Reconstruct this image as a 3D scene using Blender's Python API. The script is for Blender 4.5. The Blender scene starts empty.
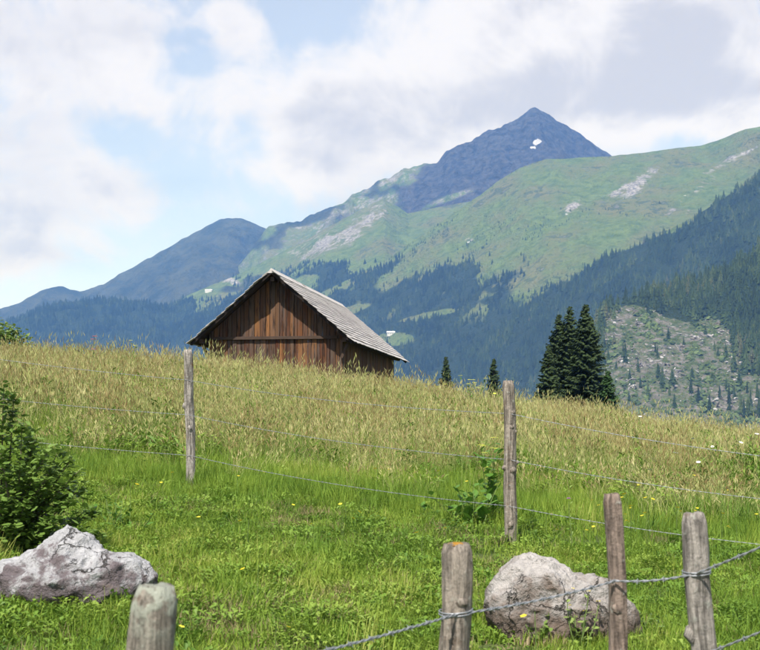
import bpy, bmesh, math, random
import numpy as np
from mathutils import Vector, Matrix, noise as mnoise

R = math.radians
random.seed(7)
rng = np.random.default_rng(11)
SC = bpy.context.scene
COL = SC.collection

# ------------------------------------------------------------------ camera
PW, PH, FPX, HORIZ = 760.0, 650.0, 1325.0, 430.0
CAMZ = 1.55
PITCH = math.atan((HORIZ - PH / 2) / FPX)
cam = bpy.data.cameras.new('camera'); cam_o = bpy.data.objects.new('camera', cam); COL.objects.link(cam_o)
cam.sensor_width = 36.0; cam.lens = 36.0 * FPX / PW
cam.clip_start = 0.1; cam.clip_end = 40000
cam.dof.use_dof = True; cam.dof.focus_distance = 24.0; cam.dof.aperture_fstop = 9.0
cam_o.location = (0, 0, CAMZ); cam_o.rotation_euler = (math.pi / 2 + PITCH, 0, 0)
SC.camera = cam_o
SC.render.engine = 'CYCLES'
SC.cycles.use_denoising = True
SC.cycles.max_bounces = 6; SC.cycles.diffuse_bounces = 3; SC.cycles.transmission_bounces = 3
SC.cycles.glossy_bounces = 2; SC.cycles.volume_bounces = 0
SC.view_settings.view_transform = 'Standard'; SC.view_settings.look = 'None'
SC.view_settings.exposure = 0.72; SC.view_settings.gamma = 1.0

CP, SP = math.cos(PITCH), math.sin(PITCH)
def P(px, py, Y):
    """world point on the ray of photo pixel (px,py) at ground distance Y"""
    a = (px - PW / 2) / FPX; b = (PH / 2 - py) / FPX
    dy = CP - b * SP; dz = SP + b * CP
    return Vector((a / dy * Y, Y, CAMZ + dz / dy * Y))
def project(x, y, z):
    zz = z - CAMZ
    dep = y * CP + zz * SP; up = -y * SP + zz * CP
    return PW / 2 + FPX * x / dep, PH / 2 - FPX * up / dep

# ------------------------------------------------------------------ light
SUN_EL, SUN_AZ = R(54), R(20)         # sun high behind the viewer, a little to the left
sdir = Vector((-math.sin(SUN_AZ) * math.cos(SUN_EL), -math.cos(SUN_AZ) * math.cos(SUN_EL), math.sin(SUN_EL)))
sun = bpy.data.lights.new('sun', 'SUN'); sun.energy = 5.0; sun.angle = R(0.53); sun.color = (0.97, 0.97, 1.0)
sun_o = bpy.data.objects.new('sun', sun); COL.objects.link(sun_o)
sun_o.rotation_euler = sdir.to_track_quat('Z', 'Y').to_euler(); sun_o.location = (-20, -40, 60)

class N:
    """small helper for node trees"""
    def __init__(s, tree): s.t = tree; s.n = tree.nodes; s.l = tree.links
    def new(s, typ, **kw):
        nd = s.n.new(typ)
        for k, v in kw.items():
            setattr(nd, k, v)
        return nd
    def put(s, sock, v):
        if isinstance(v, bpy.types.NodeSocket): s.l.new(v, sock)
        elif v is not None: sock.default_value = v
    def math(s, op, a, b=None, c=None, clamp=False):
        nd = s.new('ShaderNodeMath', operation=op); nd.use_clamp = clamp
        s.put(nd.inputs[0], a)
        if b is not None: s.put(nd.inputs[1], b)
        if c is not None: s.put(nd.inputs[2], c)
        return nd.outputs[0]
    def vmath(s, op, a, b=None):
        nd = s.new('ShaderNodeVectorMath', operation=op); s.put(nd.inputs[0], a)
        if b is not None: s.put(nd.inputs[1], b)
        return nd.outputs[1] if op in ('DISTANCE', 'LENGTH', 'DOT_PRODUCT') else nd.outputs[0]
    def noise(s, vec, scale, detail=4, rough=0.55, dist=0.0, col=False, dim='3D'):
        nd = s.new('ShaderNodeTexNoise', noise_dimensions=dim)
        s.put(nd.inputs['Vector'], vec); nd.inputs['Scale'].default_value = scale
        nd.inputs['Detail'].default_value = detail; nd.inputs['Roughness'].default_value = rough
        nd.inputs['Distortion'].default_value = dist
        return nd.outputs['Color' if col else 'Fac']
    def ramp(s, fac, a, b, smooth=True, lo=0.0, hi=1.0):
        nd = s.new('ShaderNodeMapRange'); nd.interpolation_type = 'SMOOTHSTEP' if smooth else 'LINEAR'
        s.put(nd.inputs[0], fac); nd.inputs[1].default_value = a; nd.inputs[2].default_value = b
        nd.inputs[3].default_value = lo; nd.inputs[4].default_value = hi
        return nd.outputs[0]
    def mix(s, fac, a, b, typ='MIX'):
        nd = s.new('ShaderNodeMix', data_type='RGBA', blend_type=typ)
        s.put(nd.inputs[0], fac)
        for i, v in ((6, a), (7, b)):
            if isinstance(v, (tuple, list)): v = (*v[:3], 1.0)
            s.put(nd.inputs[i], v)
        return nd.outputs[2]
    def cr(s, fac, stops):
        nd = s.new('ShaderNodeValToRGB'); s.put(nd.inputs[0], fac)
        el = nd.color_ramp.elements
        while len(el) < len(stops): el.new(0.5)
        for e, (p, c) in zip(el, stops): e.position = p; e.color = (*c, 1)
        return nd.outputs[0]

# world: clear-sky model with a cumulus layer all round
W = bpy.data.worlds.new('World'); SC.world = W; W.use_nodes = True
W.node_tree.nodes.clear(); n = N(W.node_tree)
sky = n.new('ShaderNodeTexSky', sky_type='NISHITA'); sky.sun_disc = False
sky.sun_elevation = SUN_EL; sky.sun_rotation = math.pi + SUN_AZ
sky.altitude = 1500; sky.air_density = 1.0; sky.dust_density = 0.4; sky.ozone_density = 1.2
tc = n.new('ShaderNodeTexCoord'); d = tc.outputs['Generated']
sep = n.new('ShaderNodeSeparateXYZ'); n.l.new(d, sep.inputs[0])
zc = n.math('MAXIMUM', sep.outputs[2], 0.0)
# cloud layer seen in perspective: direction divided by height
den = n.math('ADD', zc, 0.22)
comb = n.new('ShaderNodeCombineXYZ')
n.put(comb.inputs[0], n.math('DIVIDE', sep.outputs[0], den)); n.put(comb.inputs[1], n.math('DIVIDE', sep.outputs[1], den))
lay = comb.outputs[0]
nz_big = n.noise(n.vmath('ADD', lay, (3.7, 1.9, 0.0)), 1.1, 6, 0.56, 0.3)
nz_fine = n.noise(n.vmath('ADD', d, (5.2, 0.3, 0.0)), 12.0, 9, 0.62, 0.5)
# where the cloud masses stand in the northern sky (direction x/y, z/y)
yy = n.math('MAXIMUM', sep.outputs[1], 0.05)
c2 = n.new('ShaderNodeCombineXYZ')
n.put(c2.inputs[0], n.math('DIVIDE', sep.outputs[0], yy)); n.put(c2.inputs[1], n.math('DIVIDE', sep.outputs[2], yy))
warp = n.vmath('SCALE', n.vmath('SUBTRACT', n.noise(d, 7.0, 5, 0.6, 0.0, col=True), (0.5, 0.5, 0.5)))
warp.node.inputs[3].default_value = 0.14
q = n.vmath('ADD', c2.outputs[0], warp)
def blob(px, py, rx, ry, amp):
    p = P(px, py, 1.0) - Vector((0, 0, CAMZ))
    dv = n.vmath('MULTIPLY', n.vmath('SUBTRACT', q, (p.x, p.z, 0.0)), (FPX / rx, FPX / ry, 0.0))
    return n.ramp(n.vmath('LENGTH', dv), 1.0, 0.0, True, 0.0, amp)
bias = None
for b in [(60, 50, 150, 110, 0.42), (40, 205, 170, 110, 0.42), (215, 40, 75, 55, 0.36), (200, 110, 80, 60, 0.30), (350, 120, 150, 110, 0.40), (300, 175, 150, 60, 0.3),
          (580, 50, 330, 200, 0.60), (480, 110, 220, 110, 0.35), (720, 80, 220, 130, 0.4), (735, 125, 120, 60, 0.35), (470, 20, 160, 70, 0.25),
          (297, 12, 70, 55, -0.40), (180, 68, 46, 34, -0.32), (118, 135, 65, 36, -0.24), (185, 170, 50, 45, -0.20), (225, 195, 90, 36, -0.10), (90, 280, 150, 45, -0.22), (200, 225, 90, 40, -0.2)]:
    o = blob(*b); bias = o if bias is None else n.math('ADD', bias, o)
front = n.ramp(sep.outputs[1], 0.1, 0.5)
bias = n.math('MULTIPLY', bias, front)
dens = n.math('ADD', n.math('ADD', n.math('MULTIPLY', nz_big, 0.42), n.math('MULTIPLY', nz_fine, 0.95)), n.math('MULTIPLY', bias, 0.62))
cov = n.ramp(dens, 0.645, 0.90)
shade = n.ramp(n.math('ADD', n.noise(n.vmath('ADD', lay, (9.1, 4.4, 0.0)), 1.5, 5, 0.55, 0.2), n.math('MULTIPLY', n.ramp(dens, 0.85, 1.3), 0.36)), 0.46, 0.80)
cloud = n.mix(shade, (1.0, 0.99, 1.04), (0.66, 0.665, 0.74))
bg1 = n.new('ShaderNodeBackground'); n.l.new(sky.outputs[0], bg1.inputs[0]); bg1.inputs[1].default_value = 0.115
bg2 = n.new('ShaderNodeBackground'); n.l.new(cloud, bg2.inputs[0]); bg2.inputs[1].default_value = 0.59
ms = n.new('ShaderNodeMixShader'); n.l.new(n.ramp(cov, 0.0, 1.0, False, 0.40, 0.96), ms.inputs[0])
n.l.new(bg1.outputs[0], ms.inputs[1]); n.l.new(bg2.outputs[0], ms.inputs[2])
wo = n.new('ShaderNodeOutputWorld'); n.l.new(ms.outputs[0], wo.inputs[0])

# ------------------------------------------------------------------ helpers
def tag(o, label=None, cat=None, group=None, kind=None):
    for k, v in (('label', label), ('category', cat), ('group', group), ('kind', kind)):
        if v: o[k] = v
    return o
def link(name, me, mat=None, parent=None):
    o = bpy.data.objects.new(name, me); COL.objects.link(o)
    if mat is not None and me is not None and not me.materials: me.materials.append(mat)
    if parent is not None: o.parent = parent
    return o
def empty(name, loc=(0, 0, 0), rz=0.0):
    o = bpy.data.objects.new(name, None); COL.objects.link(o); o.location = loc; o.rotation_euler = (0, 0, rz)
    o.empty_display_size = 0.2
    return o
def mesh(name, V, F, mat=None, smooth=False):
    me = bpy.data.meshes.new(name)
    me.from_pydata([tuple(v) for v in V], [], [tuple(f) for f in F])
    if smooth: me.polygons.foreach_set('use_smooth', [True] * len(me.polygons))
    if mat is not None: me.materials.append(mat)
    me.update()
    return me
def material(name):
    m = bpy.data.materials.new(name); m.use_nodes = True
    nt = m.node_tree; nt.nodes.clear(); k = N(nt)
    return m, k
def finish(k, col, rough=0.9, bump=None, bstr=0.3, bdist=0.02, transl=0.0, spec=0.2):
    out = k.new('ShaderNodeOutputMaterial')
    b = k.new('ShaderNodeBsdfPrincipled'); 
    if isinstance(col, tuple): col = (*col[:3], 1)
    k.put(b.inputs['Base Color'], col); k.put(b.inputs['Roughness'], rough); b.inputs['Specular IOR Level'].default_value = spec
    if bump is not None:
        bp = k.new('ShaderNodeBump'); bp.inputs['Strength'].default_value = bstr; bp.inputs['Distance'].default_value = bdist
        k.put(bp.inputs['Height'], bump); k.l.new(bp.outputs[0], b.inputs['Normal'])
    if transl > 0:
        t = k.new('ShaderNodeBsdfTranslucent'); k.put(t.inputs[0], col)
        mx = k.new('ShaderNodeMixShader'); mx.inputs[0].default_value = transl
        k.l.new(b.outputs[0], mx.inputs[1]); k.l.new(t.outputs[0], mx.inputs[2]); k.l.new(mx.outputs[0], out.inputs[0])
    else:
        k.l.new(b.outputs[0], out.inputs[0])
def pos(k): return k.new('ShaderNodeNewGeometry').outputs['Position']
def objc(k): return k.new('ShaderNodeTexCoord').outputs['Object']
def orand(k): return k.new('ShaderNodeObjectInfo').outputs['Random']

# value noise in numpy
def _h(ix, iy, seed):
    a = (ix.astype(np.int64) * 374761393 + iy.astype(np.int64) * 668265263 + seed * 974634777) & 0xFFFFFFFF
    a = ((a ^ (a >> 13)) * 1274126177) & 0xFFFFFFFF
    a = a ^ (a >> 16)
    return (a & 0xFFFFFF) / float(0xFFFFFF)
def vnoise(x, y, seed=0):
    x = np.asarray(x, float); y = np.asarray(y, float)
    ix = np.floor(x); iy = np.floor(y); fx = x - ix; fy = y - iy
    u = fx * fx * fx * (fx * (fx * 6 - 15) + 10); v = fy * fy * fy * (fy * (fy * 6 - 15) + 10)
    a = _h(ix, iy, seed); b = _h(ix + 1, iy, seed); c = _h(ix, iy + 1, seed); e = _h(ix + 1, iy + 1, seed)
    return (a + (b - a) * u) * (1 - v) + (c + (e - c) * u) * v
def fbm(x, y, octv=5, seed=0, gain=0.5, ridged=False):
    s = 0.0; amp = 1.0; tot = 0.0
    for i in range(octv):
        q_ = vnoise(x * 2 ** i + 17.3 * i, y * 2 ** i - 9.1 * i, seed + i)
        if ridged: q_ = 1 - np.abs(2 * q_ - 1)
        s = s + amp * q_; tot += amp; amp *= gain
    return s / tot
def sstep(x, a, b):
    t = np.clip((x - a) / (b - a), 0, 1); return t * t * (3 - 2 * t)

# ------------------------------------------------------------------ ground
def zg(x, y):
    """height of the ground sheet, numpy"""
    x = np.asarray(x, float); y = np.asarray(y, float)
    xs = 11.0 * np.tanh(x / 13.0)
    zcr = 2.09 - 0.142 * xs - 0.005 * xs * xs
    yb = np.minimum(y, 22.0)
    g = np.where(yb > 0, 0.0425 * (yb - 3.5), -0.14875 + 0.10 * np.tanh(np.minimum(yb, 0) * 0.0425 / 0.10))
    t = np.clip(y, 22.0, 34.0) - 22.0
    g = g + 0.0425 * (t - t * t / 24.0)
    t2 = np.clip(y - 34.0, 0, 40.0); t3 = np.clip(y - 74.0, 0, 220); t4 = np.clip(y - 294.0, 0, 420)
    fall = -0.0007 * t2 * t2 - 0.056 * t3 - 0.0004 * t3 * t3 - 0.232 * t4 * (1 - t4 / 840.0)
    soft = 0.10 * (fbm(x / 6.0 + 40, y / 6.0 + 40, 3, 5) - 0.5) + 0.05 * (fbm(x / 1.3, y / 1.3, 2, 9) - 0.5)
    return zcr * g + fall + soft * np.clip(1.5 - np.abs(y) / 200, 0, 1)
def zg1(x, y): return float(zg(np.array([x]), np.array([y]))[0])
def G(px, py, y0=4.0, y1=34.0):
    """ground point under a photo pixel"""
    Y = y0
    while Y < y1:
        p = P(px, py, Y)
        if p.z <= zg1(p.x, p.y): return Vector((p.x, p.y, zg1(p.x, p.y)))
        Y += 0.02
    p = P(px, py, y1); return Vector((p.x, p.y, zg1(p.x, p.y)))

def axis(lo, hi, core, step, grow):
    a = [0.0]; s = step
    while a[-1] < hi:
        if a[-1] > core: s *= grow
        a.append(a[-1] + s)
    a[-1] = hi
    b = [0.0]; s = step
    while b[-1] > lo:
        if b[-1] < -core: s *= grow
        b.append(b[-1] - s)
    b[-1] = lo
    return np.array(sorted(set(a + b)))
xs_ = axis(-5600, 5600, 16, 0.35, 1.09); ys_ = axis(-800, 8600, 36, 0.35, 1.06)
GX, GY = np.meshgrid(xs_, ys_)
GZ = zg(GX, GY)
V = np.stack([GX.ravel(), GY.ravel(), GZ.ravel()], 1)
nx_, ny_ = len(xs_), len(ys_)
ii, jj = np.meshgrid(np.arange(nx_ - 1), np.arange(ny_ - 1))
a0 = (jj * nx_ + ii).ravel()
F = np.stack([a0, a0 + 1, a0 + nx_ + 1, a0 + nx_], 1)

def tallness(x, y):
    """0 = grazed short turf, 1 = tall hay meadow behind the far fence"""
    x = np.asarray(x, float); y = np.asarray(y, float)
    edge = 14.3 - 0.33 * x - 0.22 * np.maximum(x - 1.0, 0) + 3.6 * (fbm(x / 1.6 + 3, y / 1.6, 4, 31, .6) - 0.5)
    return sstep(y, edge - 1.2, edge + 2.2)

m_ground, k = material('meadow soil')
p_ = pos(k)
c = k.cr(k.noise(p_, 0.9, 6, 0.65), [(0.3, (0.035, 0.05, 0.014)), (0.5, (0.06, 0.085, 0.022)), (0.62, (0.09, 0.085, 0.035)), (0.8, (0.15, 0.12, 0.07))])
finish(k, c, 0.95, k.noise(p_, 14, 5), 0.6, 0.05)
ground = link('ground', mesh('ground', V, F, m_ground, True))
tag(ground, 'grassy hillside ground under the meadow falling away into the valley', 'ground', kind='structure')

# ------------------------------------------------------------------ mountains
m_mount, k = material('mountain cover')
p_ = pos(k)
at = k.new('ShaderNodeAttribute', attribute_name='cover'); sp_ = k.new('ShaderNodeSeparateColor'); k.l.new(at.outputs['Color'], sp_.inputs[0])
at2 = k.new('ShaderNodeAttribute', attribute_name='cover2'); sp2 = k.new('ShaderNodeSeparateColor'); k.l.new(at2.outputs['Color'], sp2.inputs[0])
n1 = k.noise(p_, 0.006, 8, 0.62); n2 = k.noise(p_, 0.035, 6, 0.65); n3 = k.noise(p_, 0.12, 3, 0.6)
grass = k.mix(k.ramp(n2, .3, .7), (0.065, 0.105, 0.024), (0.135, 0.185, 0.05))
grass = k.mix(k.ramp(n1, 0.42, 0.68), grass, (0.15, 0.15, 0.06))
shr = k.ramp(k.math('ADD', k.math('MULTIPLY', n2, 0.6), k.math('MULTIPLY', n1, 0.5)), 0.58, 0.66)
grass = k.mix(k.math('MULTIPLY', shr, 0.7), grass, (0.028, 0.06, 0.02))
rock = k.mix(k.ramp(n3, .3, .7), (0.13, 0.125, 0.115), (0.38, 0.36, 0.35))
rk = k.ramp(k.math('ADD', sp_.outputs[0], k.math('ADD', k.math('MULTIPLY', k.math('SUBTRACT', n2, 0.5), 2.4), k.math('MULTIPLY', k.math('SUBTRACT', n1, 0.5), 1.6))), 0.42, 0.85)
col = k.mix(rk, grass, rock)
dark_rock = k.mix(k.ramp(n2, .3, .7), (0.014, 0.016, 0.020), (0.075, 0.075, 0.075))  # darker rock tone, masked to the summit
dk = k.ramp(k.math('ADD', sp_.outputs[1], k.math('ADD', k.math('MULTIPLY', k.math('SUBTRACT', n2, 0.5), 1.6), k.math('MULTIPLY', k.math('SUBTRACT', n1, 0.5), 1.0))), 0.20, 0.75)
col = k.mix(dk, col, dark_rock)
sn = k.ramp(k.math('ADD', sp_.outputs[2], k.math('MULTIPLY', k.math('SUBTRACT', n2, 0.5), 1.1)), 0.42, 0.62)
col = k.mix(sn, col, (0.50, 0.50, 0.53))
wood = k.mix(n3, (0.012, 0.022, 0.010), (0.03, 0.05, 0.018))
col = k.mix(k.ramp(sp2.outputs[0], 0.3, 0.7), col, wood)
shaded_heath = k.mix(k.ramp(k.math('ADD', k.math('MULTIPLY', n1, .6), k.math('MULTIPLY', n2, .4)), .38, .62), (0.020, 0.030, 0.018), (0.065, 0.072, 0.040))  # moorland cover, its colour darkened as under cloud shade
col = k.mix(k.ramp(k.math('ADD', sp2.outputs[1], k.math('MULTIPLY', k.math('SUBTRACT', n2, 0.5), 0.4)), 0.4, 0.6), col, shaded_heath)
cutc = k.cr(k.noise(p_, 0.09, 6, 0.7), [(0.3, (0.035, 0.055, 0.02)), (0.46, (0.075, 0.10, 0.04)), (0.56, (0.14, 0.13, 0.105)), (0.75, (0.26, 0.24, 0.22))])
col = k.mix(sp2.outputs[2], col, cutc)
finish(k, col, 0.95, k.math('ADD', n2, k.math('MULTIPLY', n3, 0.4)), 1.0, 26.0)

SURF = {}
def massif(name, label, crest, slope, run, nu, nv, rough, gully, seed, covf, back=0.75, jag=4.0, concave=0.0, skew=0.0):
    """a mountainside: crest line given as (pixel, pixel, distance), front flank falling towards the viewer"""
    cr = np.array([list(P(a, b, c_)) for a, b, c_ in crest])
    t = np.linspace(0, 1, len(cr)); px = np.array([c_[0] for c_ in crest], float)
    uu = np.linspace(px[0], px[-1], nu)
    C = np.stack([np.interp(uu, px, cr[:, i]) for i in range(3)], 1)
    nb = max(6, nv // 10)
    vv = np.concatenate([-(np.linspace(1, 0, nb, endpoint=False)) ** 1.3, np.linspace(0, 1, nv) ** 1.12])
    U, VV = np.meshgrid(np.arange(nu), vv)
    cx, cy, cz = C[:, 0][U], C[:, 1][U], C[:, 2][U]
    s = VV * run
    X = cx + skew * s * (s > 0); Y = cy - s
    Z = cz - np.where(s > 0, slope * s * (1 + concave * (0.5 - np.clip(VV, 0, 1))), -back * s)
    ramp_ = sstep(np.abs(s), 0, 160) * 0.9 + 0.1
    rg = fbm(X / 420.0 + seed, Y / 900.0 - seed, 6, seed, 0.55, True) - 0.55
    fn = fbm(X / 120.0 + seed, Y / 120.0, 5, seed + 40) - 0.5
    Z = Z + ramp_ * (gully * rg + rough * fn)
    Z = Z + (1 - ramp_) * jag * 2.0 * (fbm(X / 45.0 + seed, Y * 0 + seed, 4, seed + 80, 0.6) - 0.5)
    Z = np.maximum(Z, -150.0 + 4 * fn)
    V = np.stack([X.ravel(), Y.ravel(), Z.ravel()], 1)
    h, w = X.shape
    ii, jj = np.meshgrid(np.arange(w - 1), np.arange(h - 1)); a0 = (jj * w + ii).ravel()
    F = np.stack([a0, a0 + w, a0 + w + 1, a0 + 1], 1)
    me = mesh(name, V, F, m_mount, True)
    qx, qy = project(V[:, 0], V[:, 1], V[:, 2])
    cov = covf(V, qx, qy, s.ravel())
    for an, keys in (('cover', ('rock', 'dark_rock', 'snow')), ('cover2', ('wood', 'shaded_heath', 'cut'))):
        ca = np.zeros((len(V), 4), np.float32); ca[:, 3] = 1
        for i, kk in enumerate(keys):
            if kk in cov: ca[:, i] = np.clip(cov[kk], 0, 1)
        at_ = me.attributes.new(an, 'FLOAT_COLOR', 'POINT'); at_.data.foreach_set('color', ca.ravel())
    o = link(name, me); tag(o, label, 'mountain', kind='structure')
    SURF[name] = (X, Y, Z, nb)
    return o
def spot(qx, qy, cx, cy, rx, ry, rot=0.0):
    ca, sa = math.cos(rot), math.sin(rot)
    dx, dy = qx - cx, qy - cy
    return np.clip(1.25 - np.hypot((dx * ca + dy * sa) / rx, (-dx * sa + dy * ca) / ry), 0, 1)

def cov_dark(V, qx, qy, s):
    return {'shaded_heath': np.where(qx < 275, 0.9, 0.9 - (qx - 275) / 60) * np.ones(len(V)), 'rock': 0.05 * np.ones(len(V))}  # dark cover carries the cloud shade in its colour
massif('dark_mountain', 'dark moor mountain, cloud shade in its colour, with rounded top left of the pointed summit',
       [(-420, 345, 6400), (-150, 325, 6400), (0, 309, 6400), (20, 303, 6400), (38, 292, 6400), (50, 288, 6400), (62, 287, 6450), (80, 292, 6450), (105, 285, 6500), (120, 274, 6500), (160, 252, 6500),
        (195, 233, 6500), (222, 219, 6500), (236, 219, 6500), (248, 222, 6500), (262, 228, 6500), (290, 238, 6500), (330, 256, 6500), (430, 300, 6500)],
       0.47, 2300, 360, 120, 60, 170, 3, cov_dark, jag=9)
def cov_summit(V, qx, qy, s):
    nz = fbm(V[:, 0] / 160, V[:, 2] / 120, 4, 77) - 0.5
    edge = np.interp(qy, [100, 150, 165, 190, 215, 260], [395, 428, 425, 404, 402, 395])
    sl = sstep(qx - edge + nz * 60, -16, 22)
    snow = np.maximum.reduce([spot(qx, qy, 537, 142, 5.6, 3.2, -0.3), spot(qx, qy, 533, 147.5, 4.6, 1.4, 0.1)])
    streak = spot(qx, qy, 452, 197, 34, 4, -0.35) * 0.9
    return {'dark_rock': np.clip(sl - streak, 0, 1), 'rock': np.where(qx < 430, 0.46 + nz * 0.7, 0.6), 'snow': snow * 1.2, 'shaded_heath': np.interp(qx, [262, 300, 400], [.75, .42, .12]) + nz * 1.7 * (qx < 400)}
massif('rocky_summit', 'dark pointed rocky summit pyramid with a small snow patch',
       [(205, 330, 5900), (240, 268, 5900), (258, 240, 5850), (268, 229, 5850), (280, 225, 5800), (300, 222, 5800), (311, 216, 5800), (330, 208, 5800), (345, 203, 5750), (352, 195, 5700), (364, 189, 5700), (378, 182, 5700), (400, 172, 5650), (425, 164, 5600), (438, 163, 5600),
        (446, 152, 5600), (458, 147, 5600), (470, 143, 5600), (486, 133, 5600), (500, 129, 5600), (512, 121, 5600), (524, 114, 5600), (535, 107, 5600), (548, 114, 5600), (562, 122, 5600), (590, 142, 5650), (612, 157, 5700), (680, 200, 5800), (800, 250, 5900)],
       0.62, 1900, 520, 150, 95, 190, 21, cov_summit, jag=12)
FORv = {}
def woodmask(x, y, qx, qy, seed):
    """where conifers grow on the middle slopes"""
    nz = fbm(x / 260.0, y / 260.0, 4, seed, 0.55) - 0.5
    line = np.interp(qx, [100, 200, 260, 300, 340, 380, 420, 470, 500, 560, 640], [300, 298, 292, 284, 268, 262, 263, 262, 275, 285, 300])
    mk = sstep(qy + nz * 85 - line, -12, 12)
    mk = mk * (1 - .75 * sstep(fbm(x / 120.0 + 3, y / 200.0, 4, seed + 7, .55), .60, .70) * sstep(qy, 350, 300))
    for (a, b, c_, d_, r_) in ((200, 290, 40, 8, 0), (395, 339, 19, 6.5, 0), (450, 250, 26, 7, -.3), (345, 312, 26, 4, -.3), (500, 268, 24, 7, -.4), (430, 315, 30, 3, -.2), (300, 285, 20, 7, -.4)):
        mk = mk * (1 - np.clip(spot(qx, qy, a, b, c_, d_, r_) * 2.4, 0, 1))
    return mk
def cov_shoulder(V, qx, qy, s):
    nz = fbm(V[:, 0] / 180, V[:, 2] / 90, 4, 57) - 0.5
    sc = np.maximum.reduce([spot(qx, qy, 320, 243, 46, 15, -0.42), spot(qx, qy, 372, 214, 40, 14, -0.5), spot(qx, qy, 300, 252, 24, 14, 0.2), spot(qx, qy, 345, 235, 30, 13, -.3)])
    qy_ = spot(qx, qy, 231, 281, 13, 4.5, 0.25)
    band = spot(qx, qy, 255, 282, 48, 8, -0.25)
    return {'rock': np.clip(sc * 0.6 + nz * 0.6 + qy_, 0, 1), 'snow': qy_ * 0.45, 'shaded_heath': np.clip(band * 1.0 * (1 - qy_ * 2), 0, 1), 'wood': woodmask(V[:, 0], V[:, 1], qx, qy, 301) * (qy > 262)}
massif('green_shoulder', 'green grassy mountain shoulder with pale scree bands left of the summit',
       [(20, 370, 4700), (100, 335, 4700), (150, 313, 4750), (205, 288, 4800), (235, 276, 4800), (262, 263, 4800), (300, 243, 4800), (340, 221, 4800), (365, 207, 4800), (383, 199, 4800), (396, 205, 4800), (408, 214, 4750), (432, 209, 4700), (455, 204, 4650), (480, 200, 4600), (520, 215, 4600), (620, 270, 4600)],
       0.48, 2000, 360, 150, 34, 60, 5, cov_shoulder, jag=4)
def cov_green(V, qx, qy, s):
    nz = fbm(V[:, 0] / 150, V[:, 2] / 60, 4, 157) - 0.5
    sc = np.maximum.reduce([spot(qx, qy, 572, 207, 15, 8, -0.6), spot(qx, qy, 640, 182, 30, 7, -0.7), spot(qx, qy, 618, 192, 26, 5, -0.5), spot(qx, qy, 693, 193, 34, 5.5, -0.65), spot(qx, qy, 735, 158, 40, 4.5, -0.45), spot(qx, qy, 470, 240, 9, 4, 0),
                            spot(qx, qy, 585, 222, 5, 3, 0), spot(qx, qy, 690, 212, 10, 4, -.5)])
    sn = np.maximum.reduce([spot(qx, qy, 566, 214, 5, 3, -.4), spot(qx, qy, 468, 242, 4, 2.0, 0), spot(qx, qy, 686, 194, 6, 2, -.6)])
    return {'rock': np.clip(sc * 0.72 + nz * 0.5, 0, 1), 'snow': sn * 0.62, 'wood': woodmask(V[:, 0], V[:, 1], qx, qy, 301) * (qy > 255)}
massif('green_ridge', 'long smooth green mountain ridge with scree patches in front of the summit',
       [(200, 352, 4000), (300, 304, 4000), (380, 264, 4000), (420, 237, 4000), (455, 213, 4000), (480, 195, 4000), (500, 180, 4000), (520, 168, 4000), (545, 160, 4000), (575, 158, 4000), (612, 156, 4000), (640, 153, 4000), (670, 149, 4000), (700, 146, 4000),
        (725, 138, 3950), (745, 130, 3900), (760, 127, 3900), (850, 100, 3800), (1000, 80, 3800), (1200, 90, 3800)],
       0.50, 1750, 560, 190, 34, 60, 8, cov_green, jag=3)
def cov_wood(V, qx, qy, s):
    return {'wood': np.ones(len(V))}
massif('forested_hill', 'low forested hill below the dark mountain',
       [(-420, 350, 4700), (-150, 330, 4700), (0, 323, 4700), (38, 309, 4700), (60, 302, 4700), (85, 301, 4700), (110, 299, 4700), (140, 301, 4700), (165, 306, 4700), (182, 312, 4700), (205, 324, 4700), (235, 342, 4700), (270, 365, 4700), (330, 400, 4700)],
       0.42, 1300, 160, 60, 24, 30, 9, cov_wood, jag=3)
def cov_spur(V, qx, qy, s):
    mead = spot(qx, qy, 679, 224, 17, 6, -.45)
    return {'wood': 1 - np.clip(mead * 3, 0, 1)}
massif('forested_spur', 'steep forested mountain spur descending to the valley beneath the green ridge',
       [(360, 430, 3100), (420, 395, 3100), (450, 372, 3050), (480, 345, 3000), (520, 312, 2950), (560, 288, 2900), (600, 261, 2850), (620, 253, 2800), (655, 238, 2800), (690, 219, 2750), (720, 200, 2700), (760, 175, 2700), (850, 130, 2650), (1000, 80, 2600), (1200, 60, 2600)],
       0.55, 1250, 260, 90, 26, 44, 14, cov_spur, jag=4)
CUT = [(600, 425), (603, 345), (603, 322), (612, 309), (640, 308), (655, 312), (668, 320), (692, 322), (712, 318), (728, 325), (735, 345), (742, 372), (775, 372), (790, 425), (790, 520), (600, 520)]
def inpoly(x, y, poly):
    r = np.zeros(len(x), bool); j = len(poly) - 1
    for i in range(len(poly)):
        xi, yi = poly[i]; xj, yj = poly[j]
        if yi != yj:
            r ^= ((yi > y) != (yj > y)) & (x < (xj - xi) * (y - yi) / (yj - yi) + xi)
        j = i
    return r
def cov_clear(V, qx, qy, s):
    wig = 8 * (fbm(V[:, 0] / 30, V[:, 1] / 30, 3, 4) - 0.5)
    inside = inpoly(qx + wig, qy + wig, CUT)
    return {'wood': 1 - inside.astype(float), 'cut': inside.astype(float)}
massif('logged_hillside', 'near forested hillside with a logged clearing of grey stumps and rubble',
       [(470, 470, 1350), (520, 440, 1400), (560, 400, 1480), (580, 356, 1500), (590, 330, 1520), (605, 312, 1540), (625, 304, 1560), (650, 296, 1580), (690, 285, 1600), (720, 275, 1600), (760, 252, 1600), (850, 222, 1600), (1000, 190, 1600), (1200, 170, 1600)],
       0.58, 620, 260, 110, 10, 18, 33, cov_clear, jag=2)

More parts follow.
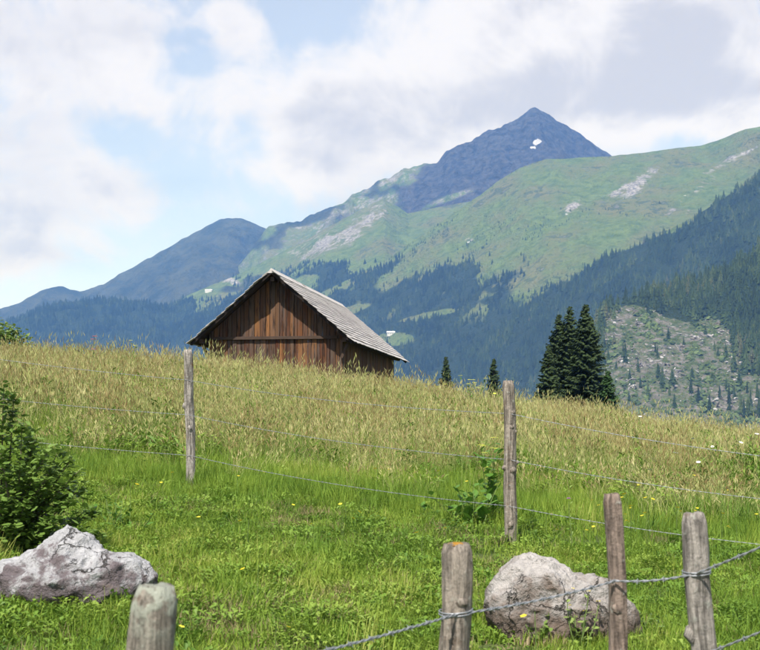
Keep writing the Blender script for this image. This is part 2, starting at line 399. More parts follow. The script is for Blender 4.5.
# haze: the valley air
m_haze = bpy.data.materials.new('valley air'); m_haze.use_nodes = True; m_haze.node_tree.nodes.clear(); k = N(m_haze.node_tree)
ho = k.new('ShaderNodeOutputMaterial'); pv = k.new('ShaderNodeVolumePrincipled')
pv.inputs['Color'].default_value = (0.14, 0.37, 1.0, 1); pv.inputs['Density'].default_value = 1.0e-4; pv.inputs['Absorption Color'].default_value = (1, 1, 1, 1); pv.inputs['Anisotropy'].default_value = 0.0
k.l.new(pv.outputs[0], ho.inputs['Volume'])
bm = bmesh.new(); bmesh.ops.create_cube(bm, size=1.0)
for v in bm.verts: v.co = Vector((v.co.x * 11600, v.co.y * 10000 + 4000, v.co.z * 1620 + 643))
me = bpy.data.meshes.new('haze'); bm.to_mesh(me); bm.free()
hz = link('haze', me, m_haze); tag(hz, 'thin blue summer haze filling the whole valley', 'haze', kind='stuff')

# ------------------------------------------------------------------ scattering with geometry nodes
def source(name, meshes):
    c = bpy.data.collections.new(name)
    for i, me in enumerate(meshes):
        o = bpy.data.objects.new('%s_source_%02d' % (name, i), me); c.objects.link(o)
    return c
def scatter(name, label, cat, pts, scl, rot, pick, coll, kind='stuff'):
    me = bpy.data.meshes.new(name); me.from_pydata([tuple(p) for p in pts], [], [])
    a = me.attributes.new('scl', 'FLOAT_VECTOR', 'POINT'); a.data.foreach_set('vector', np.asarray(scl, np.float32).ravel())
    a = me.attributes.new('rot', 'FLOAT_VECTOR', 'POINT'); a.data.foreach_set('vector', np.asarray(rot, np.float32).ravel())
    a = me.attributes.new('pick', 'INT', 'POINT'); a.data.foreach_set('value', np.asarray(pick, np.int32).ravel())
    o = link(name, me); tag(o, label, cat, kind=kind)
    ng = bpy.data.node_groups.new(name, 'GeometryNodeTree')
    ng.interface.new_socket('Geometry', in_out='INPUT', socket_type='NodeSocketGeometry')
    ng.interface.new_socket('Geometry', in_out='OUTPUT', socket_type='NodeSocketGeometry')
    gi = ng.nodes.new('NodeGroupInput'); go = ng.nodes.new('NodeGroupOutput')
    ci = ng.nodes.new('GeometryNodeCollectionInfo'); ci.inputs[0].default_value = coll
    ci.inputs['Separate Children'].default_value = True; ci.inputs['Reset Children'].default_value = True
    ip = ng.nodes.new('GeometryNodeInstanceOnPoints'); ip.inputs['Pick Instance'].default_value = True
    def na(t, nm):
        x = ng.nodes.new('GeometryNodeInputNamedAttribute'); x.data_type = t; x.inputs[0].default_value = nm; return x.outputs[0]
    ng.links.new(gi.outputs[0], ip.inputs['Points']); ng.links.new(ci.outputs[0], ip.inputs['Instance'])
    ng.links.new(na('INT', 'pick'), ip.inputs['Instance Index'])
    ng.links.new(na('FLOAT_VECTOR', 'rot'), ip.inputs['Rotation']); ng.links.new(na('FLOAT_VECTOR', 'scl'), ip.inputs['Scale'])
    ng.links.new(ip.outputs[0], go.inputs[0])
    md = o.modifiers.new('scatter', 'NODES'); md.node_group = ng
    return o

# ------------------------------------------------------------------ conifers
def needle_mat(name, stops, transl=0.1):
    m, k = material(name)
    c = k.cr(k.math('ADD', k.math('MULTIPLY', orand(k), .58), k.math('MULTIPLY', k.ramp(k.noise(pos(k), .011, 4, .6), .38, .62), .42)), stops)
    c = k.mix(k.noise(pos(k), 0.6, 3), c, (0.02, 0.03, 0.012), 'MIX'); c.node.inputs[0].default_value = 0.0
    finish(k, c, 0.8, transl=transl, spec=0.15)
    return m
m_far = needle_mat('far conifers', [(0.0, (0.016, 0.030, 0.012)), (0.4, (0.034, 0.060, 0.020)), (0.7, (0.065, 0.105, 0.032)), (0.88, (0.11, 0.15, 0.05)), (1.0, (0.14, 0.14, 0.07))])
m_spr = needle_mat('spruce needles', [(0.0, (0.036, 0.060, 0.022)), (1.0, (0.060, 0.092, 0.030))])
m_bark, k = material('bark')
finish(k, k.mix(k.noise(objc(k), 6, 5), (0.05, 0.035, 0.025), (0.15, 0.12, 0.10)), 0.95, k.noise(objc(k), 20, 4), 0.6, 0.05)

def far_conifer(seed, h=1.0, w=0.17, tiers=7):
    r = random.Random(seed); V = []; F = []
    for t in range(tiers):
        f = t / tiers
        z0 = 0.06 + 0.88 * f; z1 = min(1.0, z0 + 0.30 * (1 - 0.45 * f))
        rad = w * (1 - f) ** 0.85 * r.uniform(0.85, 1.15) + 0.012
        nn = 9; b = len(V); ph = r.random() * 6.28
        ox, oy = r.uniform(-.01, .01), r.uniform(-.01, .01)
        for i in range(nn):
            a = ph + i * 2 * math.pi / nn
            rr = rad * (1.25 if i % 2 == 0 else 0.55) * r.uniform(0.75, 1.2)
            V.append((ox + rr * math.cos(a), oy + rr * math.sin(a), z0 - rr * 0.45 + r.uniform(-.02, .02)))
        V.append((ox, oy, z1))
        for i in range(nn): F.append((b + i, b + (i + 1) % nn, b + nn))
    return [(x * h, y * h, z * h) for x, y, z in V], F
m_shaded = needle_mat('cloud shaded conifers', [(0.0, (0.010, 0.020, 0.010)), (0.45, (0.020, 0.038, 0.015)), (0.75, (0.05, 0.085, 0.028)), (1.0, (0.11, 0.15, 0.05))])  # far conifers again, colour darkened to stand for cloud shade
far_meshes = []
for i in range(6):
    Vv, Ff = far_conifer(100 + i, 1.0, 0.13 + 0.018 * (i % 4), 6 + i % 3)
    far_meshes.append(mesh('far_conifer', Vv, Ff, m_far))
far_coll = source('conifers', far_meshes)
shaded_meshes = []
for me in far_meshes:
    c_ = me.copy(); c_.materials.clear(); c_.materials.append(m_shaded); shaded_meshes.append(c_)
shaded_coll = source('shaded_conifers', shaded_meshes)

def flank_points(name, count, maskf, smin=0.0, seed=1):
    X, Y, Z, nb = SURF[name]
    r = np.random.default_rng(seed)
    X, Y, Z = X[nb - 1:], Y[nb - 1:], Z[nb - 1:]
    h, w = X.shape
    # area weights by cell so the spacing is even on the ground
    ar = np.abs((X[:-1, 1:] - X[:-1, :-1]) * (Y[:-1, :-1] - Y[1:, :-1])).ravel()
    cells = r.choice(len(ar), size=count, p=ar / ar.sum())
    cj, ci = np.divmod(cells, w - 1); fu = r.random(count); fv = r.random(count)
    def bl(A): return (A[cj, ci] * (1 - fu) + A[cj, ci + 1] * fu) * (1 - fv) + (A[cj + 1, ci] * (1 - fu) + A[cj + 1, ci + 1] * fu) * fv
    x, y, z = bl(X), bl(Y), bl(Z)
    qx, qy = project(x, y, z)
    keep = (r.random(count) < maskf(x, y, qx, qy)) & (qx > -60) & (qx < 830) & (qy < 455)
    return np.stack([x, y, z], 1)[keep], qx[keep], qy[keep]
def forest(name, label, surf, count, maskf, hmin, hmax, seed, coll=far_coll):
    pts, qx, qy = flank_points(surf, count, maskf, 0, seed)
    r = np.random.default_rng(seed + 5); m = len(pts)
    hgt = hmin * .8 + (hmax * 1.12 - hmin * .8) * r.random(m) ** 1.5
    hgt = hgt * (0.8 + 0.4 * fbm(pts[:, 0] / 60, pts[:, 1] / 60, 2, seed))
    wd = hgt * r.uniform(0.9, 1.6, m)
    gap = sstep(fbm(pts[:, 0] / 34, pts[:, 1] / 34, 3, seed + 9), .34, .46) > r.random(m) * .9
    pts, hgt, wd = pts[gap], hgt[gap], wd[gap]; m = len(pts)
    pts[:, 2] -= 0.5
    scatter(name, label, 'forest', pts, np.stack([wd, wd, hgt], 1), np.stack([r.normal(0, .03, m), r.normal(0, .03, m), r.random(m) * 6.28], 1), r.integers(0, 6, m), coll)
one = lambda x, y, qx, qy: np.ones(len(x))
forest('conifer_forest', 'distant blue conifer forest covering the low hill beneath the dark mountain', 'forested_hill', 52000, one, 11, 21, 1, shaded_coll)
forest('conifer_forest', 'conifer forest clothing the steep spur beneath the long green ridge', 'forested_spur', 66000,
       lambda x, y, qx, qy: 1 - np.clip(spot(qx, qy, 679, 224, 17, 6, -.45) * 4, 0, 1), 9, 19, 2)
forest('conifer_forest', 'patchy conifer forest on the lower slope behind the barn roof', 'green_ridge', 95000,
       lambda x, y, qx, qy: woodmask(x, y, qx, qy, 301) * (qy > 255), 9, 18, 3, shaded_coll)
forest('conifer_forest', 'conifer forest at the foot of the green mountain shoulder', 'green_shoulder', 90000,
       lambda x, y, qx, qy: woodmask(x, y, qx, qy, 301) * (qy > 262), 9, 18, 4, shaded_coll)
def near_mask(x, y, qx, qy):
    wig = 8 * (fbm(x / 30, y / 30, 3, 4) - 0.5)
    return np.where(inpoly(qx + wig * 1.6, qy + wig * 1.6, CUT), 0.012, 1.0)
forest('conifer_forest', 'dark conifer forest standing around the logged clearing', 'logged_hillside', 40000, near_mask, 10, 22, 6)
# loose dwarf pines and single trees at the upper tree line
def treeline(x, y, qx, qy):
    nz = fbm(x / 140.0, y / 140.0, 4, 91, 0.55)
    return sstep(nz, 0.50, 0.60) * sstep(qy, 190, 250) * 0.75
forest('mountain_shrubs', 'dwarf pines dotted over the upper green ridge', 'green_ridge', 70000, treeline, 3, 8, 8)

# rubble and stumps on the logged clearing
m_rub, k = material('logging rubble')
finish(k, k.cr(orand(k), [(0, (0.09, 0.08, 0.07)), (0.6, (0.24, 0.225, 0.215)), (1, (0.44, 0.42, 0.42))]), 0.95)
def lump(seed, sub=1, sq=(1, 1, .6)):
    bm = bmesh.new(); bmesh.ops.create_icosphere(bm, subdivisions=sub, radius=0.5); r = random.Random(seed)
    for v in bm.verts:
        f = r.uniform(.65, 1.25); v.co = Vector((v.co.x * sq[0] * f, v.co.y * sq[1] * f, v.co.z * sq[2] * f))
    me = bpy.data.meshes.new('lump'); bm.to_mesh(me); bm.free(); me.materials.append(m_rub); return me
m_cutg, k = material('clearing shrubs')
finish(k, k.cr(orand(k), [(0, (0.03, 0.05, 0.02)), (1, (0.10, 0.135, 0.05))]), 0.9)
rub = [lump(1), lump(2, 1, (1.3, .8, .5)), lump(3, 1, (3.2, .35, .3)), lump(4, 1, (.35, 3.0, .3))]
for s_ in (5, 6):
    me = lump(s_, 2, (1, 1, .8)); me.materials.clear(); me.materials.append(m_cutg); rub.append(me)
rub_coll = source('rubble', rub)
def cutmask(x, y, qx, qy):
    wig = 8 * (fbm(x / 30, y / 30, 3, 4) - 0.5)
    return inpoly(qx + wig, qy + wig, CUT) * (0.35 + 0.65 * sstep(fbm(x / 28, y / 28, 3, 66), .4, .6))
pts, qx, qy = flank_points('logged_hillside', 60000, cutmask, 0, 12)
m = len(pts); sz = 1.3 + 5.0 * rng.random(m) ** 3
pk = np.where(rng.random(m) < 0.5, rng.integers(4, 6, m), np.where(rng.random(m) < .85, rng.integers(0, 2, m), rng.integers(2, 4, m)))
pk = np.where(fbm(pts[:, 0] / 22, pts[:, 1] / 22, 3, 67) > 0.48, np.minimum(pk, 3), np.maximum(pk, 4))
sz = np.where(pk >= 4, sz * 1.3, sz)
scatter('logging_rubble', 'grey stones, stumps and shrubs strewn over the logged clearing', 'rubble', pts, np.stack([sz] * 3, 1),
        np.stack([rng.normal(0, .3, m), rng.normal(0, .3, m), rng.random(m) * 6.28], 1), pk, rub_coll)

# single conifers left standing on the clearing
def ray_surf(name, px, py):
    X, Y, Z, nb = SURF[name]; X, Y, Z = X[nb - 1:], Y[nb - 1:], Z[nb - 1:]
    a, b = project(X, Y, Z); i = np.argmin((a - px) ** 2 + (b - py) ** 2); return Vector((X.flat[i], Y.flat[i], Z.flat[i]))
def trunk_mesh(h, r0, mat=m_bark, seg=7, r1=0.02):
    V = []; F = []
    for j in range(4):
        f = j / 3
        for i in range(seg):
            a = i * 2 * math.pi / seg; rr = r0 + (r1 - r0) * f
            V.append((rr * math.cos(a), rr * math.sin(a), h * f))
    for j in range(3):
        for i in range(seg): F.append((j * seg + i, j * seg + (i + 1) % seg, (j + 1) * seg + (i + 1) % seg, (j + 1) * seg + i))
    return mesh('trunk', V, F, mat, True)
tr_unit = trunk_mesh(0.9, 0.013)
for i, (a, b, hh) in enumerate([(658, 357, 15), (655, 352, 12), (662, 388, 22), (659, 378, 15), (637, 372, 16), (641, 386, 14), (648, 399, 18), (690, 392, 20), (693, 378, 14), (697, 402, 17), (730, 402, 22), (728, 390, 13), (736, 398, 16), (733, 372, 15), (726, 360, 18), (741, 412, 20),
                               (752, 408, 22), (757, 398, 18), (748, 392, 14), (720, 400, 15), (710, 412, 18), (676, 408, 15), (627, 402, 13), (631, 380, 11), (745, 420, 22), (758, 418, 24), (617, 310, 20), (614, 318, 16), (683, 346, 10), (705, 335, 11), (669, 395, 14), (714, 352, 12), (624, 350, 9), (738, 384, 18)]):
    p = ray_surf('logged_hillside', a, b)
    t = empty('conifer_tree', (p.x, p.y, p.z - 0.3), random.random() * 6.28)
    sw = random.uniform(.75, 1.2)
    t.scale = (hh * sw, hh * sw, hh)
    link('crown', far_meshes[i % 6], None, t); link('trunk', tr_unit, None, t)
    tag(t, 'lone dark conifer left standing on the logged clearing', 'tree', 'conifers left on the clearing')

# far farmhouses in the valley
m_white, k = material('limewash'); finish(k, k.mix(k.noise(objc(k), 1.2, 3), (0.46, 0.45, 0.42), (0.58, 0.57, 0.54)), 0.9)
m_froof, k = material('pale metal roof'); finish(k, k.mix(k.noise(objc(k), 2, 3), (0.50, 0.50, 0.50), (0.62, 0.61, 0.60)), 0.6)
m_dark, k = material('dark window'); finish(k, (0.03, 0.035, 0.04), 0.3)
def box(V, F, x0, x1, y0, y1, z0, z1):
    b = len(V); V += [(x0, y0, z0), (x1, y0, z0), (x1, y1, z0), (x0, y1, z0), (x0, y0, z1), (x1, y0, z1), (x1, y1, z1), (x0, y1, z1)]
    F += [(b, b + 3, b + 2, b + 1), (b + 4, b + 5, b + 6, b + 7), (b, b + 1, b + 5, b + 4), (b + 1, b + 2, b + 6, b + 5), (b + 2, b + 3, b + 7, b + 6), (b + 3, b, b + 4, b + 7)]
def boxmesh(name, *a, mat=None):
    V, F = [], []; box(V, F, *a); return mesh(name, V, F, mat)
def farmhouse(px, py, surf, w, d_, h, rz, label):
    p = ray_surf(surf, px, py); o = empty('farmhouse', (p.x, p.y, p.z), rz)
    V = []; F = []; box(V, F, -w / 2, w / 2, -d_ / 2, d_ / 2, -4, h)
    link('wall', mesh('wall', V, F, m_white), None, o)
    e = 1.0; hh = d_ * 0.36
    V = [(-w / 2 - e, -d_ / 2 - e, h - .3), (w / 2 + e, -d_ / 2 - e, h - .3), (w / 2 + e, 0, h + hh), (-w / 2 - e, 0, h + hh), (-w / 2 - e, d_ / 2 + e, h - .3), (w / 2 + e, d_ / 2 + e, h - .3)]
    rf = link('roof', mesh('roof', V, [(0, 1, 2, 3), (3, 2, 5, 4), (0, 3, 4), (1, 5, 2)], m_froof), None, o)
    link('chimney', boxmesh('chimney', w * .2, w * .2 + 1.2, -.6, .6, h + hh * .5, h + hh + 1.5, mat=m_white), None, rf)
    wm = boxmesh('window', -.7, .7, -.08, 0.05, -.8, .8, mat=m_dark)
    for i in range(4):
        q_ = link('window', wm, None, o); q_.location = (-w * .36 + i * w * .24, -d_ / 2, h * .55)
    tag(o, label, 'house')
farmhouse(392, 335, 'green_ridge', 22, 11, 6, 0.15, 'white farmhouse in a forest clearing beside the barn roof eave')
farmhouse(209, 292, 'green_shoulder', 24, 11, 5, -0.1, 'long white house on the pale meadow left of the barn ridge')

# ------------------------------------------------------------------ near spruces
def spruce(name, h, w, seed, loc, label, cat='spruce', dense=1.0, mat=m_spr):
    r = random.Random(seed); o = empty(name, loc, r.random() * 6.28)
    link('trunk', trunk_mesh(h * .97, h * 0.016 + .05), None, o)
    V = []; F = []
    nb = int(64 * dense * max(1.0, h / 6) * 4)
    for b in range(nb):
        f = ((b + r.random()) / nb) ** 1.15
        z = h * (0.02 + 0.965 * f)
        L = w * ((1 - f) ** 0.85 * r.uniform(0.72, 1.12) + 0.03)
        a = r.random() * 6.283
        up = 0.45 * f - 0.15 + r.uniform(-.1, .1)
        ns = max(3, int(L / 0.17))
        ca, sa = math.cos(a), math.sin(a)
        for s_ in range(ns):
            t = (s_ + .5) / ns
            rr = L * t; zz = z + L * (up * t - 0.34 * t * t * (1 - f) + .08 * t ** 3)
            for side in (-1, 1):
                ln = (0.16 + 0.34 * (1 - t) * min(1, L)) * r.uniform(.7, 1.3) * min(1, .3 + L / 1.1); sp = r.uniform(.4, 1.0) * side
                dx, dy = ca * .75 - sa * sp, sa * .75 + ca * sp
                wdt = 0.07 * r.uniform(.8, 1.5)
                b0 = len(V); cx, cy = ca * rr, sa * rr
                px_, py_ = -dy * wdt, dx * wdt
                dz = -ln * r.uniform(.2, .8)
                V += [(cx - px_, cy - py_, zz), (cx + px_, cy + py_, zz + .02), (cx + dx * ln + px_ * .3, cy + dy * ln + py_ * .3, zz + dz), (cx + dx * ln * .55 - px_ * 1.6, cy + dy * ln * .55 - py_ * 1.6, zz + dz * .9 - .05)]
                F.append((b0, b0 + 1, b0 + 2, b0 + 3))
    link('crown', mesh('crown', V, F, mat), None, o)
    tag(o, label, cat)
    return o
def on_ground(px, Y): 
    p = P(px, 400, Y); return Vector((p.x, Y, zg1(p.x, Y)))
def spr(px, top, Y, wpx, seed, label, name='spruce_tree', dense=1.0, mat=m_spr):
    b = on_ground(px, Y); h = P(px, top, Y).z - b.z
    return spruce(name, h, wpx / 2 * Y / FPX, seed, b, label, 'spruce', dense, mat)
spr(560, 312, 121, 96, 1, 'tall dark spruce, slimmest topped of the three behind the meadow crest')
spr(571, 304, 117, 92, 2, 'tall dark spruce in the middle of the three behind the meadow crest')
spr(587, 302, 113, 98, 3, 'tall dark spruce beside the logged clearing, broadest of the three', dense=1.25)
spr(549, 343, 110, 62, 4, 'shorter dark spruce leaning against the foot of the three tall spruces')
m_young = needle_mat('young spruce needles', [(0.0, (0.035, 0.085, 0.022)), (1.0, (0.05, 0.11, 0.03))])
spr(608, 369, 105, 66, 5, 'small bright green young spruce beside the three tall spruces', mat=m_young)
spr(446, 355, 125, 50, 6, 'small young spruce showing over the crest beside the barn')
spr(494, 357, 118, 50, 7, 'small young spruce showing over the crest by the knotty fence post')

# ------------------------------------------------------------------ barn
m_board, k = material('weathered barn board')
oc = objc(k); rd = orand(k)
mp = k.new('ShaderNodeMapping'); k.l.new(oc, mp.inputs[0]); mp.inputs['Scale'].default_value = (9, 9, 0.7)
off = k.new('ShaderNodeCombineXYZ'); k.put(off.inputs[0], k.math('MULTIPLY', rd, 37.0)); k.put(off.inputs[2], k.math('MULTIPLY', rd, 91.0))
gv = k.vmath('ADD', mp.outputs[0], off.outputs[0])
gr = k.noise(gv, 2.0, 6, 0.65)
base = k.cr(rd, [(0.0, (0.060, 0.020, 0.009)), (0.25, (0.125, 0.050, 0.019)), (0.5, (0.068, 0.040, 0.025)), (0.75, (0.21, 0.092, 0.032)), (1.0, (0.085, 0.058, 0.044))])
grey = k.mix(gr, (0.035, 0.024, 0.019), (0.14, 0.105, 0.085))
cb = k.mix(k.ramp(k.noise(gv, 0.6, 5, 0.6), 0.42, 0.66), base, grey)
cb = k.mix(k.ramp(gr, 0.50, 0.66), cb, (0.022, 0.012, 0.008))
finish(k, cb, 0.85, gr, 0.5, 0.02)
m_beam, k = material('dark barn beam'); finish(k, k.mix(k.noise(objc(k), 5, 5), (0.03, 0.018, 0.012), (0.09, 0.06, 0.045)), 0.9)
m_verge, k = material('dark verge board'); finish(k, k.mix(k.noise(objc(k), 5, 5), (0.010, 0.008, 0.007), (0.03, 0.022, 0.018)), 0.95)  # near-black base tone for the barge boards
m_shing, k = material('silvered shingle')
rd = orand(k); oc = objc(k)
mp = k.new('ShaderNodeMapping'); k.l.new(oc, mp.inputs[0]); mp.inputs['Scale'].default_value = (6, 40, 40)
cs = k.mix(rd, (0.32, 0.295, 0.28), (0.54, 0.50, 0.47))
cs = k.mix(k.ramp(k.noise(mp.outputs[0], 1.0, 4, .6), .5, .75), cs, (0.16, 0.14, 0.13))
cs = k.mix(k.ramp(k.noise(pos(k), 1.1, 4, .6), .55, .75), cs, (0.17, 0.15, 0.125))
finish(k, cs, 0.85, k.noise(mp.outputs[0], 2.0, 4), 0.4, 0.01)

BY = 48.0; BA = R(9.0)
apex = P(271.5, 269, BY); LE = P(193, 343, BY + .4); RE = P(356, 338, BY - .4)
halfw = (RE - LE).xy.length / 2 ; rise = apex.z - (LE.z + RE.z) / 2
OVF, OVS = 0.72, 0.50
blen = 14.0                                    # roof length
mid = Vector((apex.x, apex.y, 0))
ax = Vector((math.sin(BA), math.cos(BA), 0))
org = mid + ax * OVF
gz = min(zg1(org.x + dx_, org.y + dy_) for dx_ in (-3, 3) for dy_ in (0, 12)) - 0.1
barn = empty('barn', (org.x, org.y, gz), -BA)
tag(barn, 'weathered brown timber barn with silvery shingle roof behind the meadow crest', 'barn')
H = apex.z - gz - 0.10                         # underside of the roof at the ridge
tan_ = rise / halfw
wl = halfw - OVS
wlen = blen - OVF - 0.5
def roofz(x): return H - tan_ * abs(x)
br = random.Random(5)
def board(x0, x1, y0, y1, zb, zt0, zt1, parent=barn, mat=m_board):
    V = [(x0, y0, zb), (x1, y0, zb), (x1, y1, zb), (x0, y1, zb), (x0, y0, zt0), (x1, y0, zt1), (x1, y1, zt1), (x0, y1, zt0)]
    cx = Vector(((x0 + x1) / 2, (y0 + y1) / 2, zb))
    me = mesh('board', [tuple(Vector(v) - cx) for v in V], [(0, 3, 2, 1), (4, 5, 6, 7), (0, 1, 5, 4), (1, 2, 6, 5), (2, 3, 7, 6), (3, 0, 4, 7)], mat)
    o = link('board', me, None, parent); o.location = cx
    return o
ZB = P(270, 338, BY + OVF).z - gz               # cross batten height
for gy, sgn in ((0.0, -1), (wlen, 1)):
    x = -wl
    while x < wl - .02:
        w_ = min(br.uniform(.12, .22), wl - x)
        if wl - (x + w_) < .1: w_ = wl - x
        g = .008
        y0 = gy - .03 + br.uniform(-.012, .012)
        zt0, zt1 = roofz(x + g) - .02, roofz(x + w_ - g) - .02
        lo = ZB - br.uniform(.0, .03)
        if sgn < 0:
            if x < 0 < x + w_: zt1 = zt0 = min(zt0, zt1) + .05
            board(x + g, x + w_ - g, y0, y0 + .03, 0.12, min(lo, zt0), min(lo, zt1))
            if min(zt0, zt1) > ZB + .06 or max(zt0, zt1) > ZB + .1:
                board(x + g, x + w_ - g, y0 - .035, y0 - .005, ZB - .05, max(zt0, ZB), max(zt1, ZB))
        else:
            board(x + g, x + w_ - g, y0, y0 + .03, 0.12, zt0, zt1)
        x += w_
for sx in (-1, 1):
    y = 0.04
    while y < wlen - .08:
        w_ = min(br.uniform(.2, .34), wlen - .06 - y)
        x0 = sx * wl + br.uniform(-.01, .01)
        zt = roofz(wl) - .06
        board(min(x0, x0 - sx * .03), max(x0, x0 - sx * .03), y + .008, y + w_ - .008, 0.12, zt, zt)
        y += w_
link('cross_batten', boxmesh('cross_batten', -wl * .93, wl * .93, -.14, -.072, ZB - .055, ZB + .055, mat=m_beam), None, barn)
link('sill_beam', boxmesh('sill_beam', -wl - .03, wl + .03, -.06, .14, -.3, .118, mat=m_beam), None, barn)
link('sill_beam', boxmesh('sill_beam', wl - .15, wl + .05, .145, wlen + .05, -.3, .118, mat=m_beam), None, barn)
link('sill_beam', boxmesh('sill_beam', -wl - .05, -wl + .15, .145, wlen + .05, -.3, .118, mat=m_beam), None, barn)
for xx in (-wl - .16, 0.0, wl + .16):           # purlins carrying the overhang
    zz = roofz(xx) - .045 - (0.12 if xx == 0 else .05)
    link('purlin', boxmesh('purlin', xx - .07, xx + .07, -OVF + .12, wlen + .4, zz - .16, zz, mat=m_beam), None, barn)
for sx in (-1, 1):                              # struts under the eaves at the gable
    V = []; F = []; box(V, F, -.05, .05, -.2, -.08, 0, .85)
    st = link('strut', mesh('strut', V, F, m_beam), None, barn); st.location = (sx * (wl - .02), 0, roofz(wl) - .95); st.rotation_euler = (0, sx * .42, 0)
# inner darkness: a floor and posts are unseen; the roof
roof = empty('roof'); roof.parent = barn
Ls = math.hypot(halfw, rise)
ca, sa = halfw / Ls, rise / Ls
def on_roof(sx, s, y, lift):                    # s measured down from the ridge
    return Vector((sx * (s * ca + lift * sa), y, H + .02 - s * sa + lift * ca))
for sx in (-1, 1):
    V = [on_roof(sx, s, y, l) for l in (0.0, .03) for (s, y) in ((.02, -OVF), (Ls, -OVF), (Ls, blen - OVF), (.02, blen - OVF))]
    F = [(0, 1, 2, 3), (7, 6, 5, 4), (0, 4, 5, 1), (1, 5, 6, 2), (2, 6, 7, 3), (3, 7, 4, 0)]
    link('roof_deck', mesh('roof_deck', V, F, m_beam), None, roof)
    for yy_ in (-OVF - .032, blen - OVF + .002):
        V = [on_roof(sx, s, y, l) for l in (-.08, .035) for (s, y) in ((.0, yy_), (Ls + .03, yy_), (Ls + .03, yy_ + .03), (.0, yy_ + .03))]
        link('barge_board', mesh('barge_board', V, F, m_verge), None, roof)
NC = 17; ex = Ls / NC
shmesh = []
for wv in range(6):
    w2 = 0.13 + .025 * wv
    V, F = [], []; box(V, F, 0, ex * 1.55, -w2, w2, 0, .015); shmesh.append((w2, mesh('shingle', V, F, m_shing)))
cnt = 0; RV, RF = [], []
for sx in (1, -1):
    for yidx in range(60):
        pass
    for c_ in range(NC):
        y = -OVF - .05 + br.uniform(-.2, 0)
        while y < blen - OVF:
            w2, me = br.choice(shmesh); yc = y + w2
            s0 = Ls - (c_ + 1) * ex + br.uniform(-.02, .02)
            e0 = max(s0, 0.0) ; lift0 = .034 + br.uniform(0, .008); tilt = .035
            # local frame: x down the slope
            X_ = Vector((sx * ca, 0, -sa)); Z_ = Vector((sx * sa, 0, ca)); Y_ = Z_.cross(X_)
            th = math.atan2(.040, ex * 1.55) + br.uniform(-.006, .01)
            X2 = (X_ * math.cos(th) + Z_ * math.sin(th)); Z2 = Z_ * math.cos(th) - X_ * math.sin(th)
            M = Matrix((X2, Y_, Z2)).transposed().to_4x4()
            if s0 < 0: pass
            M.translation = on_roof(sx, s0 + (.0 if c_ else .05) - ex * .5 + .05, yc, lift0 - .012)
            if c_ == NC - 1: M.translation = on_roof(sx, 0.0, yc, lift0)
            if sx == 1 and cnt < 300 and yc < 9.0:
                o = link('shingle', me, None, roof); o.matrix_local = M; cnt += 1
            else:
                b = len(RV); RV += [M @ v.co for v in me.vertices]; RF += [tuple(b + i for i in p_.vertices) for p_ in me.polygons]
            y += 2 * w2 + .008
rs = link('shingles', mesh('shingles', RV, RF, m_shing), None, roof); rs['kind'] = 'stuff'
RV, RF = [], []
V = [(-.16, -OVF - .06, H - .05), (0, -OVF - .06, H + .13), (.16, -OVF - .06, H - .05), (-.16, blen - OVF + .05, H - .05), (0, blen - OVF + .05, H + .13), (.16, blen - OVF + .05, H - .05)]
link('ridge_cap', mesh('ridge_cap', V, [(0, 1, 4, 3), (1, 2, 5, 4), (0, 2, 1), (3, 4, 5), (0, 3, 5, 2)], m_shing), None, roof)

# ------------------------------------------------------------------ fence posts
def wood_post(name, tint, moss=None):
    m, k = material(name); oc = objc(k)
    mp = k.new('ShaderNodeMapping'); k.l.new(oc, mp.inputs[0]); mp.inputs['Scale'].default_value = (26, 26, 2.2)
    g1 = k.noise(mp.outputs[0], 2.0, 7, .68); g2 = k.noise(oc, 7.0, 5, .6); g3 = k.noise(oc, 22.0, 4, .6)
    c = k.mix(k.ramp(g1, .36, .62), tuple(x * .30 for x in tint), tint)
    c = k.mix(k.ramp(g2, .55, .75), c, (0.17, 0.10, 0.055))
    c = k.mix(k.math('MULTIPLY', k.ramp(g3, .58, .70), .6), c, (0.42, 0.42, 0.36))
    c = k.mix(k.ramp(g1, .62, .72), c, (0.03, 0.022, 0.016))
    if moss:
        s_ = k.new('ShaderNodeSeparateXYZ'); k.l.new(oc, s_.inputs[0])
        mk = k.math('MULTIPLY', k.ramp(s_.outputs[2], moss[0] - .16, moss[0]), k.ramp(g3, .40, .55))
        c = k.mix(mk, c, moss[1])
    finish(k, c, 0.92, k.math('ADD', g1, k.math('MULTIPLY', g3, .5)), 1.0, .03)
    return m
mp_round = wood_post('weathered round post', (0.38, 0.32, 0.26))
mp_grey = wood_post('grey larch post', (0.44, 0.39, 0.34))
mp_lich = wood_post('lichened post', (0.36, 0.31, 0.25), (1.14, (0.40, 0.41, 0.33)))
mp_sq = wood_post('sawn post', (0.33, 0.25, 0.20))
m_moss, k = material('orange moss'); finish(k, k.mix(k.noise(objc(k), 60, 4), (0.20, 0.09, 0.012), (0.38, 0.20, 0.03)), 1.0, k.noise(objc(k), 90, 3), 1, .01)
